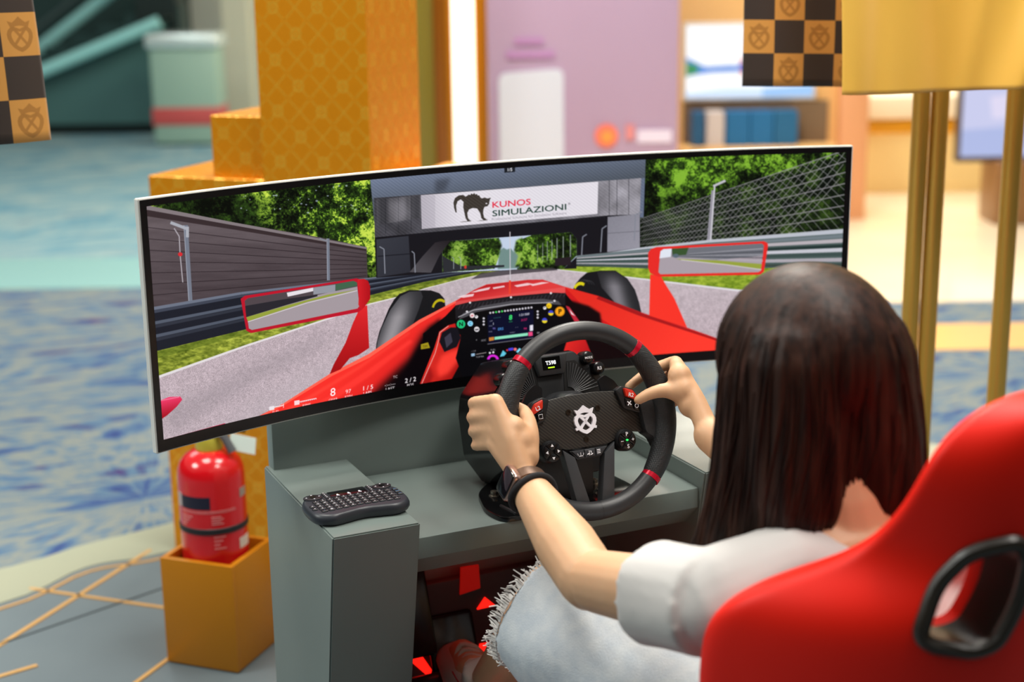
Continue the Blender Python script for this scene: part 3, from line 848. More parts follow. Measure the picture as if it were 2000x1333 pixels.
# far walls
M_pale = mat('pale_wall', 'dfe5da', rough=0.7); M_dark = mat('dark_teal_panel', '10221f', rough=0.4); M_warm = mat('warm_wall', 'f0c98c', rough=0.6, noise=(2, 0.4, 'e8ba74'))
wb = link('wall_back', hall_box(-14, -2.95, 15.0, 15.3, 0, 4.5), mat('dark_teal_hall_wall', '31504c', rough=0.6), kind='structure', smooth=False)  # left stretch of the back wall, plain dark teal
link('wall_back', hall_box(-2.95, 0.2, 14.2, 14.5, 0, 4.5), M_pale, kind='structure', smooth=False)
link('wall_back', hall_box(0.2, 16, 12.6, 12.9, 0, 4.5), M_warm, kind='structure', smooth=False)
link('wall_column', hall_box(-3.22, -2.86, 13.2, 13.6, 0, 4.5, .01), M_dark, kind='structure', smooth=False)
link('wall_column', hall_box(-2.52, -2.28, 13.4, 13.7, 0, 4.5, .01), mat('cream_column', 'c9cbb4', rough=0.5), kind='structure', smooth=False)

link('wall_front_blocker', hall_box(-12, 13, -4.6, -4.2, 0, 4.6), mat('dark_blocker_wall', '3d332d', rough=.6), kind='structure', smooth=False)  # unseen dark wall added behind the camera to block low world light
link('wall_left_blocker', hall_box(-12.4, -12, -4.6, 15, 0, 4.6), mat('dark_blocker_wall', ''), kind='structure', smooth=False)  # unseen, added to cut world light from the left
link('wall_right_blocker', hall_box(13, 13.4, -4.6, 12.6, 0, 4.6), M_warm, kind='structure', smooth=False)  # unseen, added to cut world light from the right
# escalator
M_teal = mat('teal_handrail', '9fe0dc', rough=0.3); M_skirt = mat('escalator_skirt', '16231f', rough=0.35); M_glass = mat('escalator_glass', '4a6f6c', rough=0.15)
es = thing('escalator', G(-4.6, 13.0), 'escalator with pale teal handrails rising behind the chequered flag', 'escalator')
def slope_prism(r0, z0, r1, z1, h, d0, d1):
    return bm_mesh(prism_bm([(r0, z0), (r1, z1), (r1, z1+h), (r0, z0+h)], d0, d1), HALL_M @ Matrix(((1, 0, 0, 0), (0, 0, 1, 0), (0, 1, 0, 0), (0, 0, 0, 1))))
link('skirt_panel', slope_prism(-5.2, -0.6+.62, -2.9, 0.98+.02, 0.01, 12.9, 13.15), M_skirt, es, smooth=False)
def ramp(name, za, zb, wd, m, d0=12.9, d1=13.05, ra=-5.2, rb=-2.95):
    # a bar rising to the right
    P = [G(ra, d0, za), G((ra+rb)/2, d0, (za+zb)/2), G(rb, d0, zb)]
    return link(name, bm_mesh(tube_bm(P, wd, 10)), m, es)
ramp('handrail', -0.50+.60, 1.02-.05, 0.055, M_teal)
ramp('handrail', 0.05, 1.62, 0.055, M_teal, 13.7, 13.9)
ramp('glass_edge', 0.30, 1.90, 0.03, mat('steel_trim', '5f7472', rough=.3, metal=.6), 14.2, 14.3)
link('glass_panel', bm_mesh(prism_bm([(-5.2, 0.1), (-2.95, 0.1), (-2.95, 1.0)], 13.1, 13.14), HALL_M @ Matrix(((1, 0, 0, 0), (0, 0, 1, 0), (0, 1, 0, 0), (0, 0, 0, 1)))), M_glass, es, smooth=False)
link('base_block', hall_box(-5.2, -3.2, 13.2, 13.6, 0, 0.32), M_skirt, es, smooth=False)
for k in range(9):
    link('step', hall_box(-5.0+k*.24, -4.76+k*.24, 13.22, 13.6, 0.32, 0.40+k*.09), mat('step_metal', '2c4644', rough=.4, metal=.4), es, smooth=False)

# bin
bn = thing('litter_bin', G(-2.62, 12.4), 'grey-green litter bin with silver lid and red band by the escalator', 'bin')
link('body', hall_box(-2.89, -2.36, 12.2, 12.6, 0.02, 0.78, .02), mat('bin_green', '93b3a2', rough=.45), bn)
link('lid', hall_box(-2.92, -2.33, 12.17, 12.63, 0.78, 0.90, .03), mat('brushed_lid', 'dfeeea', rough=.25, metal=.5), bn)
link('red_band', hall_box(-2.895, -2.355, 12.19, 12.61, 0.17, 0.31, .004), mat('red_sticker', 'c0504e', rough=.5), bn)
link('foot_frame', hall_box(-2.87, -2.38, 12.22, 12.58, 0.0, 0.03), M_dark, bn)

# banner board (lilac), lit column, gold strips
bd = thing('banner_board', G(0.34, 7.0), 'tall lilac advertising board behind the monitor with a white rounded panel', 'board')
link('panel', hall_box(-0.11, 0.79, 7.0, 7.06, 0, 2.4, .006), mat('lilac_print', 'b39ab6', rough=.6, noise=(1.5, .4, 'af93b0')), bd)
link('white_card', bm_mesh(prism_bm(rounded([(-0.045, 0.30), (0.255, 0.30), (0.255, 0.925), (-0.045, 0.905)], 0.04), 6.985, 6.999), HALL_M @ Matrix(((1, 0, 0, 0), (0, 0, 1, 0), (0, 1, 0, 0), (0, 0, 0, 1)))), mat('white_print', 'd2d8e6', rough=.5), bd, smooth=False)
for (r0, r1, z0, z1) in ((0.03, 0.165, 1.035, 1.065), (-0.01, 0.215, 0.972, 1.005)):
    link('lettering_bar', hall_box(r0, r1, 6.99, 6.999, z0, z1), mat('mauve_print', 'b184b6', rough=.6), bd, smooth=False)
link('orange_spot', bm_mesh(lathe_bm([(0.055, 0), (0.055, 0.008)], 28, M=HALL_M @ Matrix.Translation((0.455, 6.998, 0.61)) @ Matrix.Rotation(math.pi/2, 4, 'X'))), mat('orange_print', 'f07a62', rough=.5), bd, smooth=False)
link('orange_spot_core', bm_mesh(lathe_bm([(0.03, 0), (0.03, 0.012)], 24, M=HALL_M @ Matrix.Translation((0.458, 6.998, 0.605)) @ Matrix.Rotation(math.pi/2, 4, 'X'))), mat('amber_print', 'f29a48', rough=.5), bd, smooth=False)
link('letter_mark', hall_box(0.545, 0.585, 6.99, 6.999, 0.59, 0.66), mat('coral_print', 'dd8a8a', rough=.5), bd, smooth=False)
link('letter_mark', hall_box(0.60, 0.76, 6.99, 6.999, 0.575, 0.635), mat('white_print2', 'e2d6ea', rough=.5), bd, smooth=False)
lc = thing('lit_column', G(-0.18, 6.1), 'brightly lit white column strip with gold edges beside the lilac board', 'light')
link('light_panel', hall_box(-0.225, -0.135, 6.1, 6.2, 0, 2.6, .004), mat('lamp_glass', 'fff6e4', emit='fff0d0', es=1.6), lc)
link('gold_edge', hall_box(-0.135, -0.085, 6.12, 6.3, 0, 2.6, .004), mat('amber_gold', 'c07a18', rough=.3, metal=.6), lc)
link('gold_edge', hall_box(-0.25, -0.225, 6.12, 6.3, 0, 2.6, .004), mat('amber_gold', 'c07a18'), lc)
cb = thing('striped_column', G(-0.32, 6.5), 'olive and amber panelled column left of the lit strip', 'column')
link('olive_panel', hall_box(-0.40, -0.32, 6.5, 6.7, 0, 2.6, .004), mat('olive_gloss', '8f8436', rough=.25), cb)
link('pale_panel', hall_box(-0.43, -0.40, 6.48, 6.7, 0, 2.6, .004), mat('pale_gold', 'd8c68a', rough=.3), cb)
link('amber_panel', hall_box(-0.32, -0.22, 6.52, 6.7, 0, 2.6, .004), mat('amber_gloss', 'a5661c', rough=.2), cb)

# right hand side of the hall
st_ = thing('display_stand', G(1.3, 8.2), 'warm wooden display wall holding the wide advertising screen', 'stand')
link('wall_panel', hall_box(0.84, 1.80, 8.2, 8.4, 0, 2.4, .01), mat('stand_wood', 'efbf7c', rough=.5), st_)
link('side_return', hall_box(1.80, 1.96, 8.15, 8.6, 0, 0.95, .01), mat('stand_side', 'e0a070', rough=.5), st_)
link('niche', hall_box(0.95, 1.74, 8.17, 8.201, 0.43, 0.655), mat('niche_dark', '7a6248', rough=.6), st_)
sc_ = thing('advert_screen', G(1.3, 8.16), 'bright white and blue advertising screen on the wooden display wall', 'screen')
link('frame', hall_box(0.945, 1.665, 8.15, 8.199, 0.665, 1.08, .006), mat('screen_frame', 'd8d4cc', rough=.4), sc_)
def advert():
    c = Canvas(0, 0, 200, 120, 2, hexc('fdfdff'))
    c.poly([(0, 52), (30, 68), (70, 66), (110, 70), (200, 66), (200, 74), (110, 76), (40, 78), (0, 84)], '5f8fd8')
    c.poly([(0, 60), (20, 66), (18, 78), (0, 84)], '3f8f5a'); c.poly([(84, 56), (92, 54), (92, 84), (86, 84)], 'e0623a'); c.ell((90, 68), 8, 6, '3f52c0')
    c.poly([(0, 110), (60, 104), (200, 104), (200, 120), (0, 120)], 'cfe2fa'); c.poly([(120, 104), (200, 100), (200, 120), (120, 120)], '9cc4f0')
    return c.a
def grid_quad(o, ex, ey, nx=1, ny=1, fn=None):
    """quad grid with uv"""
    me = bpy.data.meshes.new('grid'); vs = []; fs = []
    for j in range(ny+1):
        for i in range(nx+1):
            p = o+ex*(i/nx)+ey*(j/ny)
            vs.append(fn(i/nx, j/ny, p) if fn else p)
    for j in range(ny):
        for i in range(nx):
            a = j*(nx+1)+i; fs.append((a, a+1, a+nx+2, a+nx+1))
    me.from_pydata([tuple(v) for v in vs], [], fs)
    uv = me.uv_layers.new(name='UVMap')
    for p in me.polygons:
        for li in p.loop_indices:
            vi = me.loops[li].vertex_index
            uv.data[li].uv = ((vi % (nx+1))/nx, (vi//(nx+1))/ny)
    return me
link('screen_face', grid_quad(G(0.96, 8.148, 0.68), G(1.65, 8.148, 0.68)-G(0.96, 8.148, 0.68), V(0, 0, .385)), image_mat('advert_pixels', make_image('advert', advert()), rough=.3, emit=1.15, base=False), sc_, smooth=False)
for k, (r0, r1, c_) in enumerate(((0.985, 1.05, '1d5a86'), (1.06, 1.155, 'cfc6c4'), (1.165, 1.29, '17689e'), (1.295, 1.42, '17689e'), (1.425, 1.55, '1a628f'))):
    link('carton', hall_box(r0, r1, 8.03, 8.165, 0.43, 0.615, .004), mat('carton_'+c_, c_, rough=.45), smooth=False,
         label=['narrow blue carton at the left end of the display niche', 'pale grey carton between blue ones in the display niche', 'blue carton right of the pale one in the display niche', 'blue carton fourth from the left in the display niche', 'rightmost blue carton in the display niche'][k], cat='carton', group='cartons in the display niche')
link('niche_shelf', hall_box(0.93, 1.76, 8.0, 8.17, 0.40, 0.43, .004), mat('stand_wood', ''), st_)
ct = thing('service_counter', G(2.3, 9.2), 'pale service counter with a golden band at the back right', 'counter')
link('body', hall_box(1.85, 3.4, 9.1, 9.8, 0.0, 0.46, .01), mat('counter_cream', 'f2d796', rough=.4), ct)
link('golden_band', hall_box(1.84, 3.41, 9.08, 9.82, 0.37, 0.45, .006), mat('counter_gold', 'e0a01e', rough=.35, metal=.3), ct)
link('top', hall_box(1.82, 3.43, 9.05, 9.85, 0.46, 0.60, .012), mat('counter_top', 'f6e8cc', rough=.3), ct)
tv = thing('standing_screen', G(2.6, 8.0), 'violet and white standing screen behind the right-hand flagpole', 'screen')
link('frame', hall_box(2.40, 3.2, 8.0, 8.06, 0.33, 0.86, .008), mat('screen_case', '4a3f3c', rough=.4), tv)
def advert2():
    c = Canvas(0, 0, 160, 100, 2, hexc('cfd2f4'))
    c.poly([(0, 0), (160, 0), (160, 30), (0, 20)], '4a5fd0'); c.poly([(40, 0), (120, 0), (110, 26), (50, 24)], '2a2436'); c.poly([(0, 70), (160, 60), (160, 100), (0, 100)], 'b4c0ec'); c.poly([(30, 34), (60, 30), (66, 56), (34, 58)], 'e6e0fa')
    return c.a
link('screen_face', grid_quad(G(2.42, 7.998, 0.36), G(3.18, 7.998, 0.36)-G(2.42, 7.998, 0.36), V(0, 0, .48)), image_mat('advert2_pixels', make_image('advert2', advert2()), rough=.3, emit=0.95, base=False), tv, smooth=False)
link('foot', hall_box(2.6, 3.0, 7.9, 8.2, 0.0, 0.34, .01), mat('screen_foot', '8a6238', rough=.4), tv)
# ------------------------------------------------------------------ gaming desk
M_desk = mat('grey_satin_paint', '717d79', rough=0.38, noise=(3, 0.5, '697672'), bump=(600, 0.02))
desk = thing('simulator_desk', (-0.035, 0.0, 0), 'grey painted simulator desk with two side pillars under the monitor', 'desk')
def pillar(x0, x1):
    bm = bmesh.new()
    yf_t, yf_b, yb = -0.183, -0.06, 0.162
    prof = [(yf_t, 0.62), (yb, 0.62), (yb, 0.006), (yf_b, 0.006)]
    b = prism_bm(prof, x0, x1)
    bmesh.ops.bevel(b, geom=b.edges[:], offset=0.0022, segments=2, affect='EDGES')
    return bm_mesh(b, Matrix(((0, 0, 1, 0), (1, 0, 0, 0), (0, 1, 0, 0), (0, 0, 0, 1))))
link('side_pillar', pillar(-0.402, -0.272), M_desk, desk, angle=25)
link('side_pillar', pillar(0.20, 0.332), M_desk, desk, angle=25)
link('shelf', bm_mesh(box_bm(V(-0.036, -0.02, 0.5735), (0.472, 0.29, 0.033), 0.0018)), M_desk, desk)
link('shelf_apron', bm_mesh(prism_bm([(-.163, .557), (.125, .557), (.125, .522), (-.128, .522)], -.272, .20), Matrix(((0, 0, 1, 0), (1, 0, 0, 0), (0, 1, 0, 0), (0, 0, 0, 1)))), M_desk, desk)
link('back_panel', bm_mesh(box_bm(V(-0.0305, 0.15, 0.37), (0.727, 0.03, 0.72), 0.002)), M_desk, desk)

# ------------------------------------------------------------------ curved monitor
RAD, MW, MH = 1.6, 1.195, 0.365
TH = math.asin(MW/2/RAD)
ZC = 0.9
def arc_pt(s, z, off=0.0):
    """s = -1..1 along the curve, off = metres behind the front surface"""
    a = s*TH
    return Vector(((RAD+off)*math.sin(a), (RAD+off)*math.cos(a)-RAD*math.cos(TH), ZC+z))
mon = thing('curved_monitor', (0, 0.12, 0.62), 'ultrawide curved monitor with thin black bezel and silver edge showing a racing game', 'monitor')
def arc_slab(s0, s1, z0, z1, o0, o1, n=60, bev=0.0):
    bm = bmesh.new()
    R = []
    for i in range(n+1):
        s = s0+(s1-s0)*i/n
        R.append([bm.verts.new(arc_pt(s, z0, o0)), bm.verts.new(arc_pt(s, z1, o0)), bm.verts.new(arc_pt(s, z1, o1)), bm.verts.new(arc_pt(s, z0, o1))])
    for a, b in zip(R, R[1:]):
        for k in range(4): bm.faces.new((a[k], a[(k+1) % 4], b[(k+1) % 4], b[k]))
    bm.faces.new(R[0][::-1]); bm.faces.new(R[-1])
    if bev:
        bmesh.ops.recalc_face_normals(bm, faces=bm.faces)
        e = [q for q in bm.edges if len(q.link_faces) == 2 and q.calc_face_angle(0) > 0.6]
        bmesh.ops.bevel(bm, geom=e, offset=bev, segments=2, affect='EDGES')
    return bm_mesh(bm)
M_silver = mat('silver_frame', 'eeeee8', rough=0.3, metal=0.0)
M_bezel = mat('black_bezel', '0b0a0c', rough=0.25)
link('frame', arc_slab(-1, 1, -MH/2, MH/2, 0.0015, 0.012, bev=0.0012), M_silver, mon)
link('bezel', arc_slab(-0.9965, 0.9965, -MH/2+0.0022, MH/2-0.0022, 0.0002, 0.003), M_bezel, mon)
link('back_cover', arc_slab(-0.97, 0.97, -MH/2+0.02, MH/2-0.02, 0.012, 0.035, bev=0.006), mat('monitor_back', 'c9cac8', rough=.35), mon)
BZ_S, BZ_T, BZ_B = 0.012, 0.0115, 0.019
s_in = 1-BZ_S/(RAD*TH)
z_lo, z_hi = -MH/2+BZ_B, MH/2-BZ_T
def screen_image():
    c = paint_game()
    w, h = 2200, int(2200*(z_hi-z_lo)/(2*RAD*TH*s_in))
    s = (np.arange(w)+0.5)/w*2*s_in-s_in
    z = z_hi-(np.arange(h)+0.5)/h*(z_hi-z_lo)
    a = s*TH
    X = np.broadcast_to(RAD*np.sin(a), (h, w)); Y = np.broadcast_to(RAD*np.cos(a)-RAD*math.cos(TH), (h, w)); Zz = np.broadcast_to((ZC+z)[:, None], (h, w))
    dx, dy, dz = X-CAM_POS[0], Y-CAM_POS[1], Zz-CAM_POS[2]
    ww = dx*_fw[0]+dy*_fw[1]+dz*_fw[2]
    u = 1000+FPX*(dx*CAM_R[0]+dy*CAM_R[1]+dz*CAM_R[2])/ww
    v = 666.5-FPX*(dx*CAM_U[0]+dy*CAM_U[1]+dz*CAM_U[2])/ww
    px = np.clip((u-c.ox)*c.S-0.5, 0, c.w-1.001); py = np.clip((v-c.oy)*c.S-0.5, 0, c.h-1.001)
    xi, yi = px.astype(int), py.astype(int); fx, fy = (px-xi)[..., None], (py-yi)[..., None]
    A = c.a
    return A[yi, xi]*(1-fx)*(1-fy)+A[yi, xi+1]*fx*(1-fy)+A[yi+1, xi]*(1-fx)*fy+A[yi+1, xi+1]*fx*fy
def screen_mesh():
    return grid_quad(V(0, 0, 0), V(1, 0, 0), V(0, 1, 0), 80, 1, lambda u, v, p: arc_pt(-s_in+2*s_in*u, z_lo+(z_hi-z_lo)*v, 0.0))
M_screen = image_mat('game_picture', make_image('game_picture', screen_image()), rough=0.3, emit=1.12, base=False, spec=0.12)
link('screen', screen_mesh(), M_screen, mon)
link('stand_neck', bm_mesh(box_bm(V(0, 0.2, 0.80), (0.12, 0.05, 0.22), 0.006)), M_silver, mon)
link('stand_foot', bm_mesh(box_bm(V(0, 0.193, 0.70), (0.2, 0.05, 0.04), 0.004)), M_silver, mon)

# ------------------------------------------------------------------ racing wheel
WC = V(-0.02, -0.211, 0.743)
wt = math.radians(16.65)
WN = V(0, -math.cos(wt), math.sin(wt)); WR = V(1, 0, 0); WU = WN.cross(WR)
MWHEEL = Matrix(((WR.x, WU.x, WN.x, WC.x), (WR.y, WU.y, WN.y, WC.y), (WR.z, WU.z, WN.z, WC.z), (0, 0, 0, 1)))
M_leather = mat('smooth_black_leather', '2b2c2e', rough=0.42, bump=(900, 0.06))
M_red_an = mat('red_anodised', 'd01030', rough=0.25, metal=0.4)
M_blk = mat('black_plastic', '1a1b1d', rough=0.38)
M_blk_g = mat('black_gloss', '121214', rough=0.2)
M_white = mat('white_print_mark', 'f2f0f4', rough=0.5)
M_redbtn = mat('red_button', 'd8301c', rough=0.35)
def perforated():
    m = bpy.data.materials.new('perforated_leather'); m.use_nodes = True
    nt = m.node_tree; b = nt.nodes['Principled BSDF']
    b.inputs['Base Color'].default_value = (*lin('26282a'), 1); b.inputs['Roughness'].default_value = 0.5
    tc = nt.nodes.new('ShaderNodeTexCoord'); vo = nt.nodes.new('ShaderNodeTexVoronoi'); vo.inputs['Scale'].default_value = 420; vo.inputs['Randomness'].default_value = 0.0
    bp = nt.nodes.new('ShaderNodeBump'); bp.inputs['Strength'].default_value = 0.5; bp.inputs['Distance'].default_value = 0.001
    nt.links.new(tc.outputs['Object'], vo.inputs['Vector']); nt.links.new(vo.outputs['Distance'], bp.inputs['Height']); nt.links.new(bp.outputs[0], b.inputs['Normal'])
    return m
M_perf = perforated()
def carbon():
    m = bpy.data.materials.new('carbon_weave'); m.use_nodes = True
    nt = m.node_tree; b = nt.nodes['Principled BSDF']; b.inputs['Roughness'].default_value = 0.45
    tc = nt.nodes.new('ShaderNodeTexCoord'); mp = nt.nodes.new('ShaderNodeMapping'); mp.inputs['Rotation'].default_value = (0, 0.85, 0)
    w = nt.nodes.new('ShaderNodeTexWave'); w.inputs['Scale'].default_value = 82; w.bands_direction = 'X'
    cr = nt.nodes.new('ShaderNodeValToRGB'); cr.color_ramp.elements[0].color = (*lin('171614'), 1); cr.color_ramp.elements[1].color = (*lin('3b3630'), 1)
    nt.links.new(tc.outputs['Object'], mp.inputs[0]); nt.links.new(mp.outputs[0], w.inputs[0]); nt.links.new(w.outputs[0], cr.inputs[0]); nt.links.new(cr.outputs[0], b.inputs['Base Color'])
    return m
M_carbon = carbon()
whl = thing('wheel_controller', (-0.02, -0.08, 0.59), 'black racing wheel controller with red rim markers, white crest and base clamped to the desk', 'steering wheel')
def rim_sect(name, a0, a1, rm, rr, m, n=28, end=0):
    pts = []; rad = []
    for i in range(n+1):
        t = i/n; a = math.radians(a0+(a1-a0)*t)
        k = math.sin(math.pi*t)**0.5 if end else 0
        R_ = rm-0.0035*k*end
        pts.append(MWHEEL @ V(R_*math.cos(a), R_*math.sin(a), 0)); rad.append((rr+0.003*k*end))
    return link(name, bm_mesh(tube_bm(pts, rad, 18)), m, whl, angle=50)
rim_sect('rim_top', 48, 132, 0.1315, 0.0138, M_leather, 36)
rim_sect('rim_bottom', 228, 312, 0.1305, 0.0138, M_leather, 36)
rim_sect('rim_grip', -44.8, 44.8, 0.1315, 0.0142, M_perf, 40, 1)
rim_sect('rim_grip', 135.2, 224.8, 0.1315, 0.0142, M_perf, 40, 1)
for a in (46.4, 133.6, 226.4, 313.6): rim_sect('red_marker', a-1.7, a+1.7, 0.1315, 0.0147, M_red_an, 4)
rim_sect('rim_seam', 269.6, 270.4, 0.1305, 0.0139, M_blk, 2)
HUB = -0.010
def wprism(name, poly, z0, z1, m, parent=None, bev=0.0, rnd=0.0, smooth=True):
    p = [(x/1000, y/1000) for x, y in poly]
    if rnd: p = rounded(p, rnd/1000)
    return link(name, bm_mesh(prism_bm(p, z0, z1, bev), MWHEEL), m, parent or whl, smooth=smooth)
plate = [(-57, 37), (-25, 40), (25, 40), (57, 37), (90, 14), (93, -29), (72, -25), (33, -38), (-33, -38), (-72, -25), (-93, -29), (-90, 14)]
hubp = wprism('hub_plate', plate, HUB-0.006, HUB, M_carbon, bev=0.0012, rnd=6)
wprism('hub_back', [(x*0.95, y*0.93) for x, y in plate], HUB-0.022, HUB-0.006, M_blk)
for sg in (1, -1):
    wprism('side_spoke', [(sg*x, y) for x, y in ((88, 17), (128, 30), (136, -10), (124, -48), (112, -58), (104, -38), (92, -30))][::sg], HUB-0.014, HUB+0.012, M_perf, bev=0.004, rnd=6)
    wprism('lower_spoke', [(sg*x, y) for x, y in ((43, -36), (24, -50), (9, -120), (30, -122))][::sg], HUB-0.012, HUB+0.004, mat('satin_spoke', '3c3e41', rough=.35), bev=0.002)
    # shift paddle behind
    wprism('shift_paddle', [(sg*x, y) for x, y in ((46, 56), (58, 62), (72, 52), (82, 36), (60, 26), (50, 34))][::sg], HUB-0.034, HUB-0.029, mat('paddle_dark', '2a2a2c', rough=.3, metal=.5), rnd=4)
    pod = wprism('button_pod', [(sg*x, y) for x, y in ((54, 38), (64, 43), (82, 37), (91, 24), (91, -1), (64, 10))][::sg], HUB-0.006, HUB+0.006, M_blk, bev=0.0015, rnd=3)
    rb = wprism('red_button', [(sg*x, y) for x, y in ((66, 40), (80, 35), (88, 23), (87, 18.5), (68, 27))][::sg], HUB+0.006, HUB+0.011, M_redbtn, pod, bev=0.0012, rnd=2.5)
    wprism('button', [(sg*x, y) for x, y in ((66.5, 25), (78.5, 20.5), (78, 8), (66.5, 13))][::sg], HUB+0.006, HUB+0.009, M_blk_g, pod, bev=0.001, rnd=2)
    wprism('button', [(sg*x, y) for x, y in ((80, 19.5), (88.5, 16), (88, 2), (79.5, 6.5))][::sg], HUB+0.006, HUB+0.009, M_blk_g, pod, bev=0.001, rnd=2)
    def wtext(s, x, y, size, z, m=M_white, rot=0.0, parent=pod, bold=0.02):
        M = MWHEEL @ Matrix.Translation((x/1000, y/1000, z)) @ Matrix.Rotation(rot, 4, 'Z')
        return link('legend', bm_mesh(text_bm(s, size/1000, M, bold=bold)), m, parent, smooth=False)
    wtext('R2' if sg > 0 else 'L2', sg*76, 28.5, 8, HUB+0.0113, rot=-sg*0.25)
    z = HUB+0.0092
    if sg > 0:
        wtext('×', 72.5, 16.5, 15, z, bold=.01); wtext('○', 84, 11, 8, z, bold=.01)
        link('legend', bm_mesh(tube_bm([MWHEEL @ V(.084+.0028*math.cos(t*math.pi/8), .011+.0028*math.sin(t*math.pi/8), z) for t in range(16)], 0.0005, 5, closed=True)), M_white, pod)
    else:
        link('legend', bm_mesh(tube_bm([MWHEEL @ V(-.0725+dx, .0160+dy, z) for dx, dy in ((-.003, -.003), (.003, -.003), (.003, .003), (-.003, .003))], 0.0005, 5, closed=True)), M_white, pod)
        link('legend', bm_mesh(tube_bm([MWHEEL @ V(-.084+dx, .0105+dy, z) for dx, dy in ((-.0034, -.003), (.0034, -.003), (0, .0035))], 0.0005, 5, closed=True)), M_white, pod)
    # round pads below the plate
    pad = link('round_pad', bm_mesh(lathe_bm([(0.0165, HUB-.012), (0.0165, HUB+.004), (0.0150, HUB+.007)], 32, M=MWHEEL @ Matrix.Translation((sg*0.061, -0.0365, 0)))), M_blk, whl)
    for q in range(4):
        a0 = math.radians(45+90*q+4); a1 = math.radians(135+90*q-4)
        arc = [(0.0142*math.cos(a0+(a1-a0)*i/8), 0.0142*math.sin(a0+(a1-a0)*i/8)) for i in range(9)]
        arc += [(0.0035*math.cos(a1), 0.0035*math.sin(a1)), (0.0035*math.cos(a0), 0.0035*math.sin(a0))]
        link('pad_button', bm_mesh(prism_bm(arc, HUB+.007, HUB+.0095, 0.0007), MWHEEL @ Matrix.Translation((sg*0.061, -0.0365, 0))), M_blk_g, pad)
    if sg > 0:
        for s, dx, dy in (('P', 0, 9), ('S', 0, -9), ('+', 9, 0), ('–', -9, 0)): wtext(s, 61+dx, -36.5+dy, 8, HUB+.0098, parent=pad)
        link('status_light', bm_mesh(lathe_bm([(0.0014, HUB+.007), (0.0014, HUB+.0098)], 12, M=MWHEEL @ Matrix.Translation((0.061, -0.0365, 0)))), mat('green_led', '30e060', emit='30e060', es=1.5), pad)
    else:
        for k in range(4):
            R_ = Matrix.Translation((-0.061, -0.0365, HUB+.0098)) @ Matrix.Rotation(k*math.pi/2, 4, 'Z')
            link('arrow_mark', bm_mesh(prism_bm([(-.0025, .0075), (.0025, .0075), (0, .0115)], 0, .0002), MWHEEL @ R_), M_white, pad, smooth=False)
for hx, hy in ((-24, 16), (24, 16), (-1, -27)):
    link('plate_screw', bm_mesh(lathe_bm([(0.0042, HUB), (0.0042, HUB+.0012), (0.0022, HUB+.0012), (0.002, HUB+.0003)], 18, M=MWHEEL @ Matrix.Translation((hx/1000, hy/1000, 0)))), mat('bronze_screw', '3a3128', rough=.35, metal=.7), hubp)
bar = [(-31, -40), (32, -40), (19, -54), (-20, -54)]
bb = wprism('button_bar', bar, HUB-.008, HUB+.001, M_blk, bev=.001)
for k, (p, s) in enumerate(((((-28, -41), (-9, -41), (-9, -52), (-18, -52)), ''), (((-8, -41), (9, -41), (9, -52), (-8, -52)), ''), (((10, -41), (29, -41), (18, -52), (10, -52)), ''))):
    wprism('button', p, HUB+.001, HUB+.004, mat('bar_button', '34363a', rough=.4), bb, bev=.0008)
zz = HUB+.0043
def wline(pts, w, parent): return link('legend', bm_mesh(tube_bm([MWHEEL @ V(x/1000, y/1000, zz) for x, y in pts], w/1000, 5)), M_white, parent)
for pts in (((-19, -48), (-20, -45)), ((-15, -48), (-15, -44)), ((-11, -48), (-10, -45)), ((-18, -49.2), (-12, -49.2))): wline(pts, .45, bb)
for pts in (((-1, -50), (-1, -43), (2.2, -44.5), (2, -47)), ((-4.5, -48.5), (-1.5, -47.5)), ((1, -49.5), (4.5, -48))): wline(pts, .8, bb)
for y in (-44, -46.3, -48.6): wline(((11.8, y), (17, y)), .55, bb)
# crest (shield, crossed bars, crown)
CREST_OUT = [(0, -1.05), (-.30, -.93), (-.58, -.74), (-.80, -.48), (-.95, -.15), (-.97, .12), (-.88, .36), (-.70, .52), (-.45, .58), (-.2, .50), (0, .42), (.2, .50), (.45, .58), (.70, .52), (.88, .36), (.97, .12), (.95, -.15), (.80, -.48), (.58, -.74), (.30, -.93)]
CREST_IN = [(0, -.76), (-.20, -.68), (-.40, -.54), (-.55, -.33), (-.64, -.10), (-.66, .08), (-.60, .23), (-.50, .31), (-.38, .33), (-.2, .30), (0, .25), (.2, .30), (.38, .33), (.50, .31), (.60, .23), (.66, .08), (.64, -.10), (.55, -.33), (.40, -.54), (.20, -.68)]
CREST_BARS = [[(-.52, -.50), (-.38, -.62), (.60, .48), (.44, .62)], [(.52, -.50), (.38, -.62), (-.60, .48), (-.44, .62)]]
CREST_CROWN = [(-.64, .46), (-.86, .94), (-.50, .84), (-.26, 1.0), (0, 1.22), (.26, 1.0), (.50, .84), (.86, .94), (.64, .46), (.44, .56), (.2, .62), (0, .64), (-.2, .62), (-.44, .56)]
CREST_NUBS = [[(-.80, -.45), (-.95, -.52), (-.88, -.70), (-.66, -.64)], [(.80, -.45), (.95, -.52), (.88, -.70), (.66, -.64)]]
def crest_bm(M, s, t):
    bm = bmesh.new()
    n = len(CREST_OUT)
    o0, o1, i0, i1 = ([bm.verts.new((x*s, y*s, z)) for x, y in P] for P, z in ((CREST_OUT, 0), (CREST_OUT, t), (CREST_IN, 0), (CREST_IN, t)))
    for k in range(n):
        j = (k+1) % n
        bm.faces.new((o1[k], o1[j], i1[j], i1[k])); bm.faces.new((o0[k], o0[j], o1[j], o1[k])); bm.faces.new((i0[k], i1[k], i1[j], i0[j]))
    for P in CREST_BARS+[CREST_CROWN]+CREST_NUBS:
        prism_bm([(x*s, y*s) for x, y in P], 0, t*0.97, bm=bm)
    return bm_mesh(bm, M)
